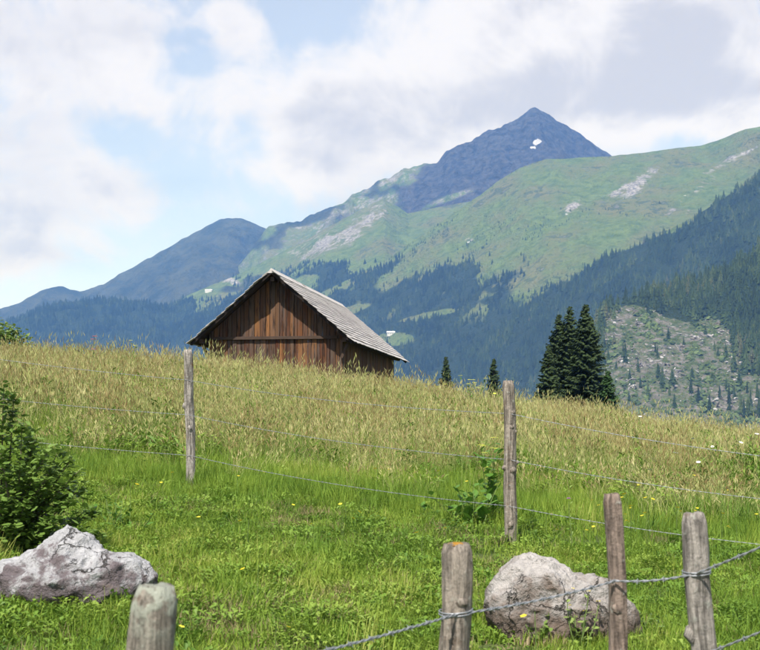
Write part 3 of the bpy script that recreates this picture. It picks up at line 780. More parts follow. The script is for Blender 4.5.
def post_mesh(base, top, r0, r1, seed, mat, square=0.0, sink=0.5, rough=.012, seg=22, rings=44, cham=.012):
    ax_ = top - base; L = ax_.length + sink; V = []; F = []
    for j in range(rings + 1):
        f = j / rings; z = -sink + L * f
        rr = r0 + (r1 - r0) * f
        bx = .010 * math.sin(f * 5 + seed) + .006 * math.sin(f * 11 + seed * 2)
        by = .010 * math.cos(f * 4 + seed)
        zf = L - sink - z
        e = rr * (1 if zf > cham else (.80 + .20 * (zf / cham)))
        for i in range(seg):
            a = i * 2 * math.pi / seg
            q_ = 1.0
            if square: q_ = 1 / max(abs(math.cos(a)), abs(math.sin(a))); q_ = 1 + (min(q_, 1.30) - 1) * square
            nn = mnoise.noise(Vector((math.cos(a) * 1.6 + seed * 7, math.sin(a) * 1.6, z * 3.2))) + .6 * mnoise.noise(Vector((math.cos(a) * 5, math.sin(a) * 5 + seed * 3, z * 7)))
            crk = -.006 * max(0, mnoise.noise(Vector((a * 2.2, seed, z * .8))) - .35) * 4
            rad = e * q_ + rough * nn + crk
            zz = z + (0.006 * mnoise.noise(Vector((math.cos(a) * 2, math.sin(a) * 2, seed))) if j >= rings - 1 else 0)
            V.append((rad * math.cos(a) + bx, rad * math.sin(a) + by, zz))
    for j in range(rings):
        for i in range(seg): F.append((j * seg + i, j * seg + (i + 1) % seg, (j + 1) * seg + (i + 1) % seg, (j + 1) * seg + i))
    b = rings * seg; t = len(V)
    for i in range(seg):
        x, y, z = V[b + i]; V.append((x * .55, y * .55, z + .006 * random.uniform(-1, 1)))
    c_ = len(V); V.append((0, 0, L - sink - .004))
    for i in range(seg):
        F.append((b + i, b + (i + 1) % seg, t + (i + 1) % seg, t + i)); F.append((t + i, t + (i + 1) % seg, c_))
    return mesh('post', V, F, mat, True)
def stub_mesh(r, l, seed, mat):
    V = []; F = []; s_ = 8
    for j, (f, rr) in enumerate(((-.6, 1.75), (.0, 1.3), (.45, 1.0), (.6, .85))):
        for i in range(s_):
            a = i * 6.2832 / s_; q_ = r * rr * (1 + .15 * math.sin(a * 2 + seed)); V.append((l * f, q_ * math.cos(a), q_ * math.sin(a)))
    for j in range(3):
        for i in range(s_): F.append((j * s_ + i, j * s_ + (i + 1) % s_, (j + 1) * s_ + (i + 1) % s_, (j + 1) * s_ + i))
    F.append(tuple(3 * s_ + i for i in range(s_)))
    return mesh('knot', V, F, mat, True)
def fence_post(base, top, r0, r1, seed, mat, label, group=None, square=0.0, knots=(), **kw):
    o = empty('fence_post', base)
    d_ = (top - base); q_ = Vector((0, 0, 1)).rotation_difference(d_.normalized())
    o.rotation_mode = 'QUATERNION'; o.rotation_quaternion = q_
    pm = link('shaft', post_mesh(base, top, r0, r1, seed, mat, square, **kw), None, o)
    for (f, ang, rk, lk) in knots:
        kn = link('branch_stub', stub_mesh(rk, lk, seed, mat), None, o)
        a = R(ang); rr = (r0 + (r1 - r0) * f) * .85
        kn.location = (rr * math.cos(a), rr * math.sin(a), d_.length * f); kn.rotation_euler = (0, R(-22), a)
    tag(o, label, 'fence post', group)
    return o
def ground_at(p): return Vector((p.x, p.y, zg1(p.x, p.y)))
def near_post(px, py, Y, lean=0.0):
    top = P(px, py, Y); b = ground_at(top); b.x += lean; return b, top
NP = {}
b, t = near_post(155, 586, 3.5); NP['a'] = (b, t)
fence_post(b, t, .066, .060, 1, mp_lich, 'stout weathered fence post with pale lichened top near white stained rock', seg=28, rough=.008)
b, t = near_post(455, 544, 4.9, .0); NP['b'] = (b, t)
pb = fence_post(b, t, .062, .056, 2, mp_round, 'round brown fence post with orange moss on its cut top', knots=((.80, -60, .016, .02),), rough=.009)
# moss cushion on the cut top
V = [];F = []
for j in range(5):
    for i in range(14):
        a = i * 6.283 / 14; rr = .034 * math.cos(j / 4 * 1.5) * (1 + .25 * mnoise.noise(Vector((math.cos(a) * 2, math.sin(a) * 2, j)))); V.append((rr * math.cos(a), rr * math.sin(a), .011 * math.sin(j / 4 * 1.57)))
for j in range(4):
    for i in range(14): F.append((j * 14 + i, j * 14 + (i + 1) % 14, (j + 1) * 14 + (i + 1) % 14, (j + 1) * 14 + i))
ms_ = link('moss', mesh('moss', V, F, m_moss, True), None, pb); ms_.location = (0.004, 0, (t - b).length - .004); ms_['label'] = 'orange moss cushion'
b, t = near_post(611, 494, 5.3, .035); NP['c'] = (b, t)
fence_post(b, t, .036, .033, 3, mp_sq, 'slim square sawn fence post standing in front of the boulder', square=1.0, rough=.004, cham=.004, seg=24, knots=((.62, -95, .012, .008),))
b, t = near_post(692, 513, 5.1, .06); NP['d'] = (b, t)
fence_post(b, t, .050, .045, 4, mp_grey, 'leaning grey fence post with a side knot, wire bends up from it', square=.55, rough=.008, knots=((.60, 175, .022, .03), (.86, -80, .012, .01)))
b, t = near_post(905, 470, 4.4); NP['e'] = (b, t)
fence_post(b, t, .055, .050, 6, mp_round, 'round fence post at the far right end of the near wire', rough=.008)
FP = {}
def far_post(px, pyb, pyt, shift=0.0):
    b = G(px + shift, pyb); t = P(px, pyt, b.y); return b, t
b, t = far_post(188, 489, 350, 2); FP['b'] = (b, t)
fence_post(b, t, .047, .043, 11, mp_grey, 'thin crooked silver grey fence post in front of the barn eave', knots=((.60, 165, .026, .035), (.44, -70, .020, .02), (.80, -40, .014, .015)), rough=.010)
b, t = far_post(509.5, 546, 381, 0); FP['c'] = (b, t)
fence_post(b, t, .054, .048, 12, mp_round, 'tall knotty grey brown fence post at the tall grass edge', knots=((.93 - .12, -65, .020, .03), (.72, -75, .020, .035), (.69, -20, .014, .03), (.47, -150, .018, .035), (.46, -60, .022, .03), (.50, 0, .016, .05), (.13, -80, .018, .02)), rough=.009)
pA = P(-190, 430, 15.2); pA = ground_at(pA); FP['a'] = (pA, pA + Vector((0, 0, 1.35)))
fence_post(*FP['a'], .05, .045, 13, mp_grey, 'grey fence post carrying the far wires beyond the leafy shrub', rough=.01)
pD = ground_at(P(905, 520, 9.3)); FP['d'] = (pD, pD + Vector((0, 0, 1.35)))
fence_post(*FP['d'], .05, .045, 14, mp_round, 'brown fence post carrying the far wires on the flowery slope', rough=.01)

# ------------------------------------------------------------------ wires
m_wire, k = material('galvanised wire'); b_ = k.new('ShaderNodeBsdfPrincipled'); oo = k.new('ShaderNodeOutputMaterial')
k.put(b_.inputs['Base Color'], k.mix(k.noise(pos(k), 40, 3), (0.20, 0.21, 0.22), (0.42, 0.43, 0.45))); b_.inputs['Metallic'].default_value = .5; b_.inputs['Roughness'].default_value = .45
k.l.new(b_.outputs[0], oo.inputs[0])
def sag_path(pts, sag, step):
    out = []
    for a, b in zip(pts[:-1], pts[1:]):
        L = (b - a).length; nn = max(4, int(L / step))
        for i in range(nn):
            f = i / nn; out.append(a.lerp(b, f) - Vector((0, 0, sag * 4 * f * (1 - f))))
    out.append(pts[-1].copy()); return out
def barbed(name, pts, sag, rad, twist, label, barb_gap, group, step=.012, seg=5, bl=.014):
    path = sag_path(pts, sag, step); V = []; F = []
    for ph in (0, math.pi):
        base = len(V); dist = 0
        for i, p_ in enumerate(path):
            tg = (path[min(i + 1, len(path) - 1)] - path[max(i - 1, 0)]).normalized()
            if i: dist += (p_ - path[i - 1]).length
            s_ = tg.cross(Vector((0, 0, 1))).normalized(); u = s_.cross(tg)
            a = dist * twist + ph; c_ = p_ + (s_ * math.cos(a) + u * math.sin(a)) * rad
            for q_ in range(seg):
                b = q_ * 6.2832 / seg; V.append(c_ + (s_ * math.cos(b) + u * math.sin(b)) * rad * .95)
        nn = len(path)
        for i in range(nn - 1):
            for q_ in range(seg):
                F.append((base + i * seg + q_, base + i * seg + (q_ + 1) % seg, base + (i + 1) * seg + (q_ + 1) % seg, base + (i + 1) * seg + q_))
    root = empty(name, pts[0])
    o = link('strand', mesh('strand', [v - pts[0] for v in V], F, m_wire, True), None, root)
    # barbs: a short coil with four points
    V = []; F = []
    def rod(a, b, r_):
        a = Vector(a); b = Vector(b); t = (b - a).normalized(); s_ = t.orthogonal().normalized(); u = t.cross(s_); k0 = len(V)
        for j, (c_, rr) in enumerate(((a, r_), (b, r_ * .35))):
            for q_ in range(4):
                an = q_ * 1.5708; V.append(c_ + (s_ * math.cos(an) + u * math.sin(an)) * rr)
        for q_ in range(4): F.append((k0 + q_, k0 + (q_ + 1) % 4, k0 + 4 + (q_ + 1) % 4, k0 + 4 + q_))
    rb = rad * .8
    for dx, dy, dz in ((0, .7, .7), (.004, -.7, -.7), (.006, .7, -.7), (.010, -.7, .7)):
        rod((dx - .005, -dy * .2 * bl, -dz * .2 * bl), (dx - .005 + .003, dy * bl, dz * bl), rb)
    for j in range(10):
        a = j * .9; rod((-.006 + j * .0012, rad * 2.1 * math.cos(a), rad * 2.1 * math.sin(a)), (-.006 + (j + 1) * .0012, rad * 2.1 * math.cos(a + .9), rad * 2.1 * math.sin(a + .9)), rb)
    bme = mesh('barb', V, F, m_wire)
    acc = barb_gap * .4
    for i in range(1, len(path) - 1):
        acc += (path[i] - path[i - 1]).length
        if acc > barb_gap:
            acc = 0; tg = (path[i + 1] - path[i - 1]).normalized()
            bo = link('barb', bme, None, root); bo.location = path[i] - pts[0]; bo.rotation_mode = 'QUATERNION'
            bo.rotation_quaternion = Vector((1, 0, 0)).rotation_difference(tg)
    tag(root, label, 'barbed wire', group)
    return root
def on_post(bt, py, front=.06, px=None):
    """point on the camera side of a post at photo row py"""
    b, t = bt; best = None
    for i in range(-60, 161):
        f = i / 100; p_ = b.lerp(t, f); qq = project(p_.x, p_.y, p_.z)
        if best is None or abs(qq[1] - py) < best[0]: best = (abs(qq[1] - py), p_)
    p_ = best[1].copy(); d_ = Vector((p_.x, p_.y, 0)).normalized(); return p_ - d_ * front
nw = barbed('barbed_wire', [on_post(NP['a'], 690, -.01), on_post(NP['b'], 611, .058), on_post(NP['c'], 580, .037), on_post(NP['d'], 573, .048), on_post(NP['e'], 480, .05)], .012, .0028, 75, 'thick galvanised barbed wire strung along the near fence posts', .11, None)
def wire_loop(root, bt, py, rad, seed):
    c_ = on_post(bt, py, 0.0); L_ = (bt[1] - bt[0]).length + .5; f_ = ((c_ - bt[0]).length + .5) / L_
    c_ = c_ + Vector((.010 * math.sin(f_ * 5 + seed) + .006 * math.sin(f_ * 11 + seed * 2), .010 * math.cos(f_ * 4 + seed), 0)); V = []; F = []; nn = 60
    for i in range(nn + 1):
        a = i / nn * 4 * math.pi; rr = rad + .002 * math.sin(5 * a); q_ = Vector((rr * math.cos(a), rr * math.sin(a), -.010 + .020 * i / nn + .006 * math.sin(a + .5)))
        for j in range(5):
            b = j * 1.2566; V.append(q_ + Vector((math.cos(a) * .0026 * math.cos(b), math.sin(a) * .0026 * math.cos(b), .0026 * math.sin(b))))
    for i in range(nn):
        for j in range(5): F.append((i * 5 + j, i * 5 + (j + 1) % 5, (i + 1) * 5 + (j + 1) % 5, (i + 1) * 5 + j))
    o = link('wire_loop', mesh('wire_loop', V, F, m_wire, True), None, root); o.location = c_ - root.location
wire_loop(nw, NP['b'], 611, .061, 2); wire_loop(nw, NP['d'], 573, .053, 4)
barbed('barbed_wire', [on_post(NP['a'], 800, -.01), on_post(NP['b'], 700, .058), on_post(NP['c'], 665, .04), on_post(NP['d'], 652, .05), on_post(NP['e'], 562, .05)], .012, .0028, 75, 'lower barbed wire of the near fence close to the ground', .11, None)
for hs, lab in (((354, 381, 413, 458), 'top barbed wire of the far fence crossing the tall meadow'), ((398, 415, 459, 500), 'middle barbed wire of the far fence crossing the tall meadow'), ((436, 456, 505, 545), 'lowest barbed wire of the far fence at the tall grass edge')):
    def off_frame(bt, py0, Y):  # continue the wire to the posts outside the picture
        return on_post(bt, py0, .05)
    barbed('barbed_wire', [on_post(FP['a'], hs[0] - 24, .04), on_post(FP['b'], hs[1], .045), on_post(FP['c'], hs[2], .05), on_post(FP['d'], hs[3] + 12, .05)], 0.05, .0014, 70, lab, .16, None, step=.02, seg=4, bl=.013)

# ------------------------------------------------------------------ boulders
def boulder(name, center_px, outline, depth, label, mat, seed, Y, squash=.8):
    cx, cy = center_px; c0 = P(cx, cy, Y); s_ = Y / FPX
    ang = []; rad = []
    for (a, b) in outline:
        dx, dz = (a - cx) * s_, (cy - b) * s_; ang.append(math.atan2(dz, dx) % (2 * math.pi)); rad.append(math.hypot(dx, dz))
    od = np.argsort(ang); ang = np.array(ang)[od]; rad = np.array(rad)[od]
    ang = np.concatenate([ang - 2 * math.pi, ang, ang + 2 * math.pi]); rad = np.tile(rad, 3)
    bm = bmesh.new(); bmesh.ops.create_icosphere(bm, subdivisions=6, radius=1.0)
    r = random.Random(seed)
    cuts = [(Vector((r.gauss(0, 1), r.gauss(0, .8) - .9, r.gauss(0, 1) + .3)).normalized(), r.uniform(.60, .88)) for _ in range(22)]
    for v in bm.verts:
        p_ = v.co.normalized(); 
        q_ = p_.copy()
        for nn, dd in cuts:
            e = q_.dot(nn) - dd
            if e > 0: q_ -= nn * e * .96
        a = math.atan2(p_.z, p_.x) % (2 * math.pi)
        rr = float(np.interp(a, ang, rad))
        pl = math.hypot(p_.x, p_.z); ql = math.hypot(q_.x, q_.z) / max(1e-6, 1.0)
        # the outline is kept at the rim; towards the front the facets take over
        w_ = pl ** 3; k_ = (1 - w_) * ql / max(pl, 1e-6) * pl + w_ * 1.0 * pl
        k_ = pl * (w_ + (1 - w_) * (ql / max(pl, 1e-4)))
        v.co = Vector((math.cos(a) * rr * k_, q_.y * depth, math.sin(a) * rr * k_))
        vd = mnoise.voronoi(v.co * Vector((6.0, 6.0, 9.0)) + Vector((seed, mnoise.noise(v.co * 4) * .8, 0)))[0]
        d_ = .03 * (mnoise.cell(Vector((0, 0, 0))) * 0 + min(.35, vd[1] - vd[0]) - .2) + .045 * mnoise.fractal(v.co * 3.0 + Vector((seed, 0, 0)), .9, 2.1, 5) + .050 * (mnoise.ridged_multi_fractal(v.co * 6.0 + Vector((0, seed, 0)), .9, 2.0, 4, 1.0, 2.0) - 1.0) 
        d_ += .010 * mnoise.fractal(v.co * 24.0, .8, 2.0, 3)
        v.co += p_ * d_ * .62
    me = bpy.data.meshes.new(name); bm.to_mesh(me); bm.free()
    me.polygons.foreach_set('use_smooth', [True] * len(me.polygons))
    o = link(name, me, mat); o.location = c0; tag(o, label, 'rock')
    return o
def rock_mat(name, pale, brown, moss, brown_lo, brown_hi, seed):
    m, k = material(name); oc = k.vmath('ADD', objc(k), (seed, 0, 0)); s_ = k.new('ShaderNodeSeparateXYZ'); k.l.new(objc(k), s_.inputs[0])
    a = k.noise(oc, 4.0, 8, .68, .4); b = k.noise(oc, 16.0, 6, .65); c_ = k.noise(oc, 55, 4, .6)
    col = k.mix(k.ramp(b, .35, .65), tuple(x * .72 for x in pale), pale)
    col = k.mix(k.ramp(c_, .58, .72), col, (0.20, 0.19, 0.18))
    f = k.math('ADD', a, k.math('MULTIPLY', s_.outputs[2], -.75))
    f = k.math('ADD', f, k.math('MULTIPLY', k.math('SUBTRACT', b, .5), .35))
    col = k.mix(k.ramp(f, brown_lo, brown_hi), col, k.mix(b, tuple(x * .55 for x in brown), tuple(min(1, x * 1.6) for x in brown)))
    if moss:
        mk = k.math('MULTIPLY', k.ramp(k.noise(oc, 5.5, 5, .6), .54, .62), k.ramp(s_.outputs[2], .06, -.04))
        col = k.mix(mk, col, k.mix(b, (0.10, 0.055, 0.01), (0.26, 0.17, 0.03)))
    vo = k.new('ShaderNodeTexVoronoi', feature='DISTANCE_TO_EDGE'); vo.inputs['Scale'].default_value = 4.2
    k.l.new(k.vmath('ADD', oc, k.vmath('MULTIPLY', k.noise(oc, 3.5, 5, .6, 0, col=True), (.5, .5, .5))), vo.inputs['Vector'])
    ck = k.math('MULTIPLY', k.ramp(vo.outputs['Distance'], .035, .004), k.ramp(k.noise(oc, 2.6, 3), .46, .60))
    col = k.mix(k.math('MULTIPLY', ck, .8), col, (0.05, 0.043, 0.036))
    hgt_ = k.math('SUBTRACT', k.math('ADD', b, k.math('MULTIPLY', c_, .5)), k.math('MULTIPLY', ck, .9))
    finish(k, col, .9, hgt_, 1.0, .04)
    return m
g1 = G(60, 606); g2 = G(560, 640)
boulder('boulder', (72, 588), [(152, 578), (140, 563), (122, 555), (102, 549), (88, 541), (76, 536), (66, 530), (56, 533), (44, 546), (20, 558), (0, 563), (-18, 572), (-26, 592), (-10, 612), (20, 625), (50, 633), (80, 630), (110, 612), (148, 592)],
        .42, 'low white boulder with purple brown stain and orange lichen under leafy shrub', rock_mat('white lichened rock', (0.44, 0.43, 0.43), (0.12, 0.098, 0.10), True, .33, .47, 3.1), 4, g1.y + .10)
boulder('boulder', (562, 604), [(488, 600), (492, 582), (498, 570), (510, 563), (523, 560), (534, 558), (548, 561), (562, 568), (578, 575), (596, 580), (612, 587), (628, 600), (638, 616), (640, 632), (628, 650), (590, 658), (540, 656), (508, 646), (492, 624)],
        .36, 'rounded grey brown boulder with pale top behind the slim square post', rock_mat('grey brown rock', (0.44, 0.405, 0.375), (0.13, 0.098, 0.078), False, .30, .60, 8.4), 9, g2.y + .12)

# ------------------------------------------------------------------ grass
def leaf_mat(name, stops, tr=.35, patch=None, rough=.7):
    m, k = material(name); p_ = pos(k)
    f = k.math('ADD', k.math('MULTIPLY', orand(k), .62), k.math('MULTIPLY', k.ramp(k.noise(p_, .7, 5, .65), .36, .64), .38))
    finish(k, k.cr(f, stops), rough, transl=tr, spec=.25)
    return m
m_short = leaf_mat('green turf', [(0, (0.095, 0.18, 0.02)), (.45, (0.175, 0.275, 0.03)), (.8, (0.26, 0.34, 0.045)), (1, (0.38, 0.37, 0.10))])
m_tallg = leaf_mat('meadow blades', [(0, (0.11, 0.21, 0.03)), (.35, (0.21, 0.31, 0.055)), (.65, (0.32, 0.37, 0.09)), (1, (0.52, 0.48, 0.19))])
m_seed = leaf_mat('seed heads', [(0, (0.30, 0.34, 0.11)), (.5, (0.44, 0.43, 0.17)), (1, (0.56, 0.50, 0.26))], .3)
m_herb = leaf_mat('meadow herbs', [(0, (0.07, 0.145, 0.018)), (.5, (0.145, 0.24, 0.028)), (1, (0.27, 0.35, 0.06))], .3, rough=.55)
m_dry = leaf_mat('dry grass', [(0, (0.22, 0.17, 0.08)), (1, (0.38, 0.30, 0.17))], .3)

def blade(V, F, r, x, y, a, h, w, bend, segs=3, z0=-.02):
    ca, sa = math.cos(a), math.sin(a); b = len(V)
    px_, py_ = -sa * w / 2, ca * w / 2
    for s_ in range(segs):
        f = s_ / segs; o_ = bend * f * f; ww = (1 - f * .75)
        zz = z0 + (h - z0) * f * (1 - .18 * f * abs(bend) / max(h, .01))
        V.append((x + ca * o_ - px_ * ww, y + sa * o_ - py_ * ww, zz)); V.append((x + ca * o_ + px_ * ww, y + sa * o_ + py_ * ww, zz))
    V.append((x + ca * bend, y + sa * bend, h * (1 - .18 * abs(bend) / max(h, .01))))
    for s_ in range(segs - 1): F.append((b + 2 * s_, b + 2 * s_ + 1, b + 2 * s_ + 3, b + 2 * s_ + 2))
    F.append((b + 2 * segs - 2, b + 2 * segs - 1, b + 2 * segs))
    return (x + ca * bend, y + sa * bend, h * (1 - .18 * abs(bend) / max(h, .01)))
def tuft(seed, nb, rad, h0, h1, w, bend, seeds=0, sm=None, base=None, hs=(0, 0)):
    r = random.Random(seed); V = []; F = []; M = []
    for i in range(nb):
        a = r.random() * 6.283; rr = rad * r.random() ** .6; q_ = r.random() * 6.283; h = r.uniform(h0, h1)
        f0 = len(F); blade(V, F, r, rr * math.cos(q_), rr * math.sin(q_), a, h, w * r.uniform(.7, 1.3), bend * h * r.uniform(.2, 1.0)); M += [0] * (len(F) - f0)
    for i in range(seeds):
        a = r.random() * 6.283; rr = rad * r.random() ** .6; q_ = r.random() * 6.283; h = r.uniform(*hs); f0 = len(F)
        x, y = rr * math.cos(q_), rr * math.sin(q_); tip = blade(V, F, r, x, y, a, h, w * .55, bend * .55 * h * r.uniform(.2, 1)); M += [1] * (len(F) - f0)
        # spike of seeds
        L = r.uniform(.05, .11); ww = r.uniform(.004, .009); b = len(V); tx, ty, tz = tip; ca, sa = math.cos(a), math.sin(a); lx = L * .35
        for th in (0, 1.57):
            b = len(V); sx, sy = -sa * ww * math.cos(th) + ca * ww * math.sin(th), ca * ww * math.cos(th) + sa * ww * math.sin(th)
            V += [(tx - ca * lx * .3, ty - sa * lx * .3, tz - L * .4), (tx + sx, ty + sy, tz), (tx + ca * lx, ty + sa * lx, tz + L * .6), (tx - sx, ty - sy, tz)]
            F.append((b, b + 1, b + 2, b + 3)); M.append(1)
    me = mesh('tuft', V, F, base)
    if sm: me.materials.append(sm)
    me.polygons.foreach_set('material_index', M)
    return me
def herb(seed, nl, rad, h, ll, lw, mat):
    r = random.Random(seed); V = []; F = []
    for i in range(nl):
        a = r.random() * 6.283; q_ = r.random() * 6.283; rr = rad * r.random() ** .6
        z = h * r.uniform(.35, 1.0); x, y = rr * math.cos(q_), rr * math.sin(q_); L = ll * r.uniform(.6, 1.3); w = lw * r.uniform(.7, 1.2); e = r.uniform(-.5, 1.3)
        ca, sa = math.cos(a), math.sin(a); b = len(V)
        V += [(x, y, z), (x + ca * L * .5 - sa * w, y + sa * L * .5 + ca * w, z + e * L * .5), (x + ca * L, y + sa * L, z + e * L * .6), (x + ca * L * .5 + sa * w, y + sa * L * .5 - ca * w, z + e * L * .5)]
        F.append((b, b + 1, b + 2)); F.append((b, b + 2, b + 3))
        b = len(V); V += [(x - .002, y, -.02), (x + .002, y, -.02), (x, y, z)]; F.append((b, b + 1, b + 2))
    return mesh('herb', V, F, mat)
short = [tuft(200 + i, 40, .11, .03, .085, .007, 1.1, base=m_short) for i in range(4)] + [herb(210 + i, 56, .12, .045 + .012 * i, .020 + .005 * i, .0065 + .002 * i, m_herb) for i in range(3)] + [tuft(220, 26, .11, .07, .19, .005, .6, base=m_short), tuft(221, 24, .10, .03, .09, .005, 1.0, base=m_dry)]
short_coll = source('turf', short)
m_rust = leaf_mat('rusty seed heads', [(0, (0.26, 0.19, 0.08)), (.5, (0.36, 0.29, 0.12)), (1, (0.46, 0.38, 0.20))], .3)
tall = [tuft(300 + i, 30, .12, .18, .46, .008, .55, seeds=9, sm=(m_rust if i > 2 else m_seed), base=m_tallg, hs=(.34, .68)) for i in range(5)] + [tuft(310, 44, .12, .15, .46, .009, .6, seeds=3, sm=m_seed, base=m_herb, hs=(.4, .55)), herb(311, 46, .13, .40, .07, .016, m_herb), herb(312, 36, .14, .30, .09, .02, m_herb)] + [tuft(320 + i, 8, .12, .2, .5, .005, .4, seeds=4, sm=m_seed, base=m_tallg, hs=(.58, .84)) for i in range(2)]
tall_coll = source('hay', tall)

def sample_area(n_, y0, y1, half):
    y = y0 + (y1 - y0) * rng.random(n_); x = (rng.random(n_) * 2 - 1) * half
    return x, y
# short turf
x, y = sample_area(115000, 1.0, 21.0, 9.5)
lim = .36 * y + 2.2
k_ = (np.abs(x) < lim) & (rng.random(len(x)) > tallness(x, y) * .93)
bare = fbm(x / .8 + 9, y / .8, 3, 71)
k_ &= rng.random(len(x)) > sstep(bare, .60, .68) * .7
x, y = x[k_], y[k_]; z = zg(x, y); m = len(x)
hb = fbm(x / .5, y / .5, 4, 72, .65)
pk = np.where(rng.random(m) < .10 + sstep(hb, .46, .62) * .34, rng.integers(4, 7, m), rng.integers(0, 4, m))
strip = sstep(y - (11.6 - .33 * x), 0, 1.4)
pk = np.where((rng.random(m) < .04 + .6 * strip), 7, pk); pk = np.where((rng.random(m) < .07 + .45 * sstep(fbm(x / .8, y / .8, 3, 73), .54, .66)) & (pk < 4), 8, pk)
s_ = rng.uniform(.7, 1.25, m) * (.8 + .5 * fbm(x / 1.5, y / 1.5, 2, 74))
scatter('short_grass', 'short bright green grass and herbs of the grazed strip between the fences', 'grass', np.stack([x, y, z], 1), np.stack([s_, s_, s_ * rng.uniform(.7, 1.3, m)], 1),
        np.stack([rng.normal(0, .16, m), rng.normal(0, .16, m), rng.random(m) * 6.28], 1), pk, short_coll)
# tall meadow
x, y = sample_area(120000, 9.0, 46.0, 22.0)
k_ = (np.abs(x) < .36 * y + 3.5) & (rng.random(len(x)) < tallness(x, y)) & (rng.random(len(x)) < np.where(y < 33, 1, .6))
inb = (np.abs((x - org.x) * math.cos(BA) - (y - org.y) * math.sin(BA)) < wl) & ((x - org.x) * math.sin(BA) + (y - org.y) * math.cos(BA) > -.1)
k_ &= ~inb
x, y = x[k_], y[k_]; z = zg(x, y); m = len(x)
hb = fbm(x / 1.6, y / 2.2, 3, 172)
right = sstep(x, -1.0, 6.0)
pk = np.where(rng.random(m) < (.16 + .10 * right + sstep(hb, .45, .62) * (.35 + .25 * right)), rng.integers(5, 8, m), rng.integers(0, 5, m))
var = fbm(x / .9 + 7, y / 1.3, 4, 181, .6)
pk = np.where((var > .53) & (rng.random(m) < .55 + .2 * right), 5, pk); pk = np.where((var < .42) & (pk < 5) & (rng.random(m) < .3), 4, pk)
pk = np.where(rng.random(m) < .04, rng.integers(8, 10, m), pk)
s_ = rng.uniform(.75, 1.2, m) * (.72 + .5 * fbm(x / 2.5, y / 2.5, 2, 174)); 
edge_low = .6 + .4 * sstep(y - (14.0 - .33 * x), 0, 3.0)
s_ = s_ * (.93 - .12 * right)
scatter('tall_grass', 'tall golden green hay meadow with seed heads in front of the barn', 'grass', np.stack([x, y, z], 1), np.stack([s_, s_, s_ * edge_low * rng.uniform(.8, 1.2, m)], 1),
        np.stack([rng.normal(0, .15, m), rng.normal(0, .15, m), rng.random(m) * 6.28], 1), pk, tall_coll)

# ------------------------------------------------------------------ shrubs and leafy plants
m_leaf = leaf_mat('shrub leaves', [(0, (0.07, 0.13, 0.024)), (.5, (0.13, 0.21, 0.04)), (1, (0.23, 0.30, 0.08))], .25, rough=.5)
m_leaf2 = leaf_mat('bright leaves', [(0, (0.07, 0.16, 0.02)), (1, (0.12, 0.24, 0.035))], .3, rough=.5)
m_stem, k = material('stems'); finish(k, k.mix(k.noise(objc(k), 8, 3), (0.09, 0.07, 0.045), (0.17, 0.14, 0.09)), .9)
m_gstem, k = material('green stems'); finish(k, k.mix(k.noise(objc(k), 8, 3), (0.07, 0.12, 0.025), (0.13, 0.17, 0.05)), .8)
def add_leaf(V, F, r, p_, L, w, up=.3, a=None):
    a = r.random() * 6.283 if a is None else a; e = r.uniform(-.6, .6) + up; ca, sa = math.cos(a) * math.cos(e), math.sin(a) * math.cos(e); se = math.sin(e)
    rl = r.uniform(-.6, .6); sx, sy, sz = -math.sin(a) * math.cos(rl), math.cos(a) * math.cos(rl), math.sin(rl)
    b = len(V); x, y, z = p_
    V += [(x, y, z), (x + ca * L * .35 + sx * w, y + sa * L * .35 + sy * w, z + se * L * .35 + sz * w), (x + ca * L * .75 + sx * w * .7, y + sa * L * .75 + sy * w * .7, z + se * L * .7 + sz * w * .7),
          (x + ca * L, y + sa * L, z + se * L * .8), (x + ca * L * .75 - sx * w * .7, y + sa * L * .75 - sy * w * .7, z + se * L * .7 - sz * w * .7), (x + ca * L * .35 - sx * w, y + sa * L * .35 - sy * w, z + se * L * .35 - sz * w)]
    F += [(b, b + 1, b + 2, b + 3), (b, b + 3, b + 4, b + 5)]
def tube(V, F, pts, r0, r1, seg=5):
    b = len(V)
    for i, p_ in enumerate(pts):
        f = i / (len(pts) - 1); t = (pts[min(i + 1, len(pts) - 1)] - pts[max(i - 1, 0)]).normalized(); s_ = t.orthogonal().normalized(); u = t.cross(s_); rr = r0 + (r1 - r0) * f
        for q_ in range(seg): a = q_ * 6.2832 / seg; V.append(p_ + (s_ * math.cos(a) + u * math.sin(a)) * rr)
    for i in range(len(pts) - 1):
        for q_ in range(seg): F.append((b + i * seg + q_, b + i * seg + (q_ + 1) % seg, b + (i + 1) * seg + (q_ + 1) % seg, b + (i + 1) * seg + q_))
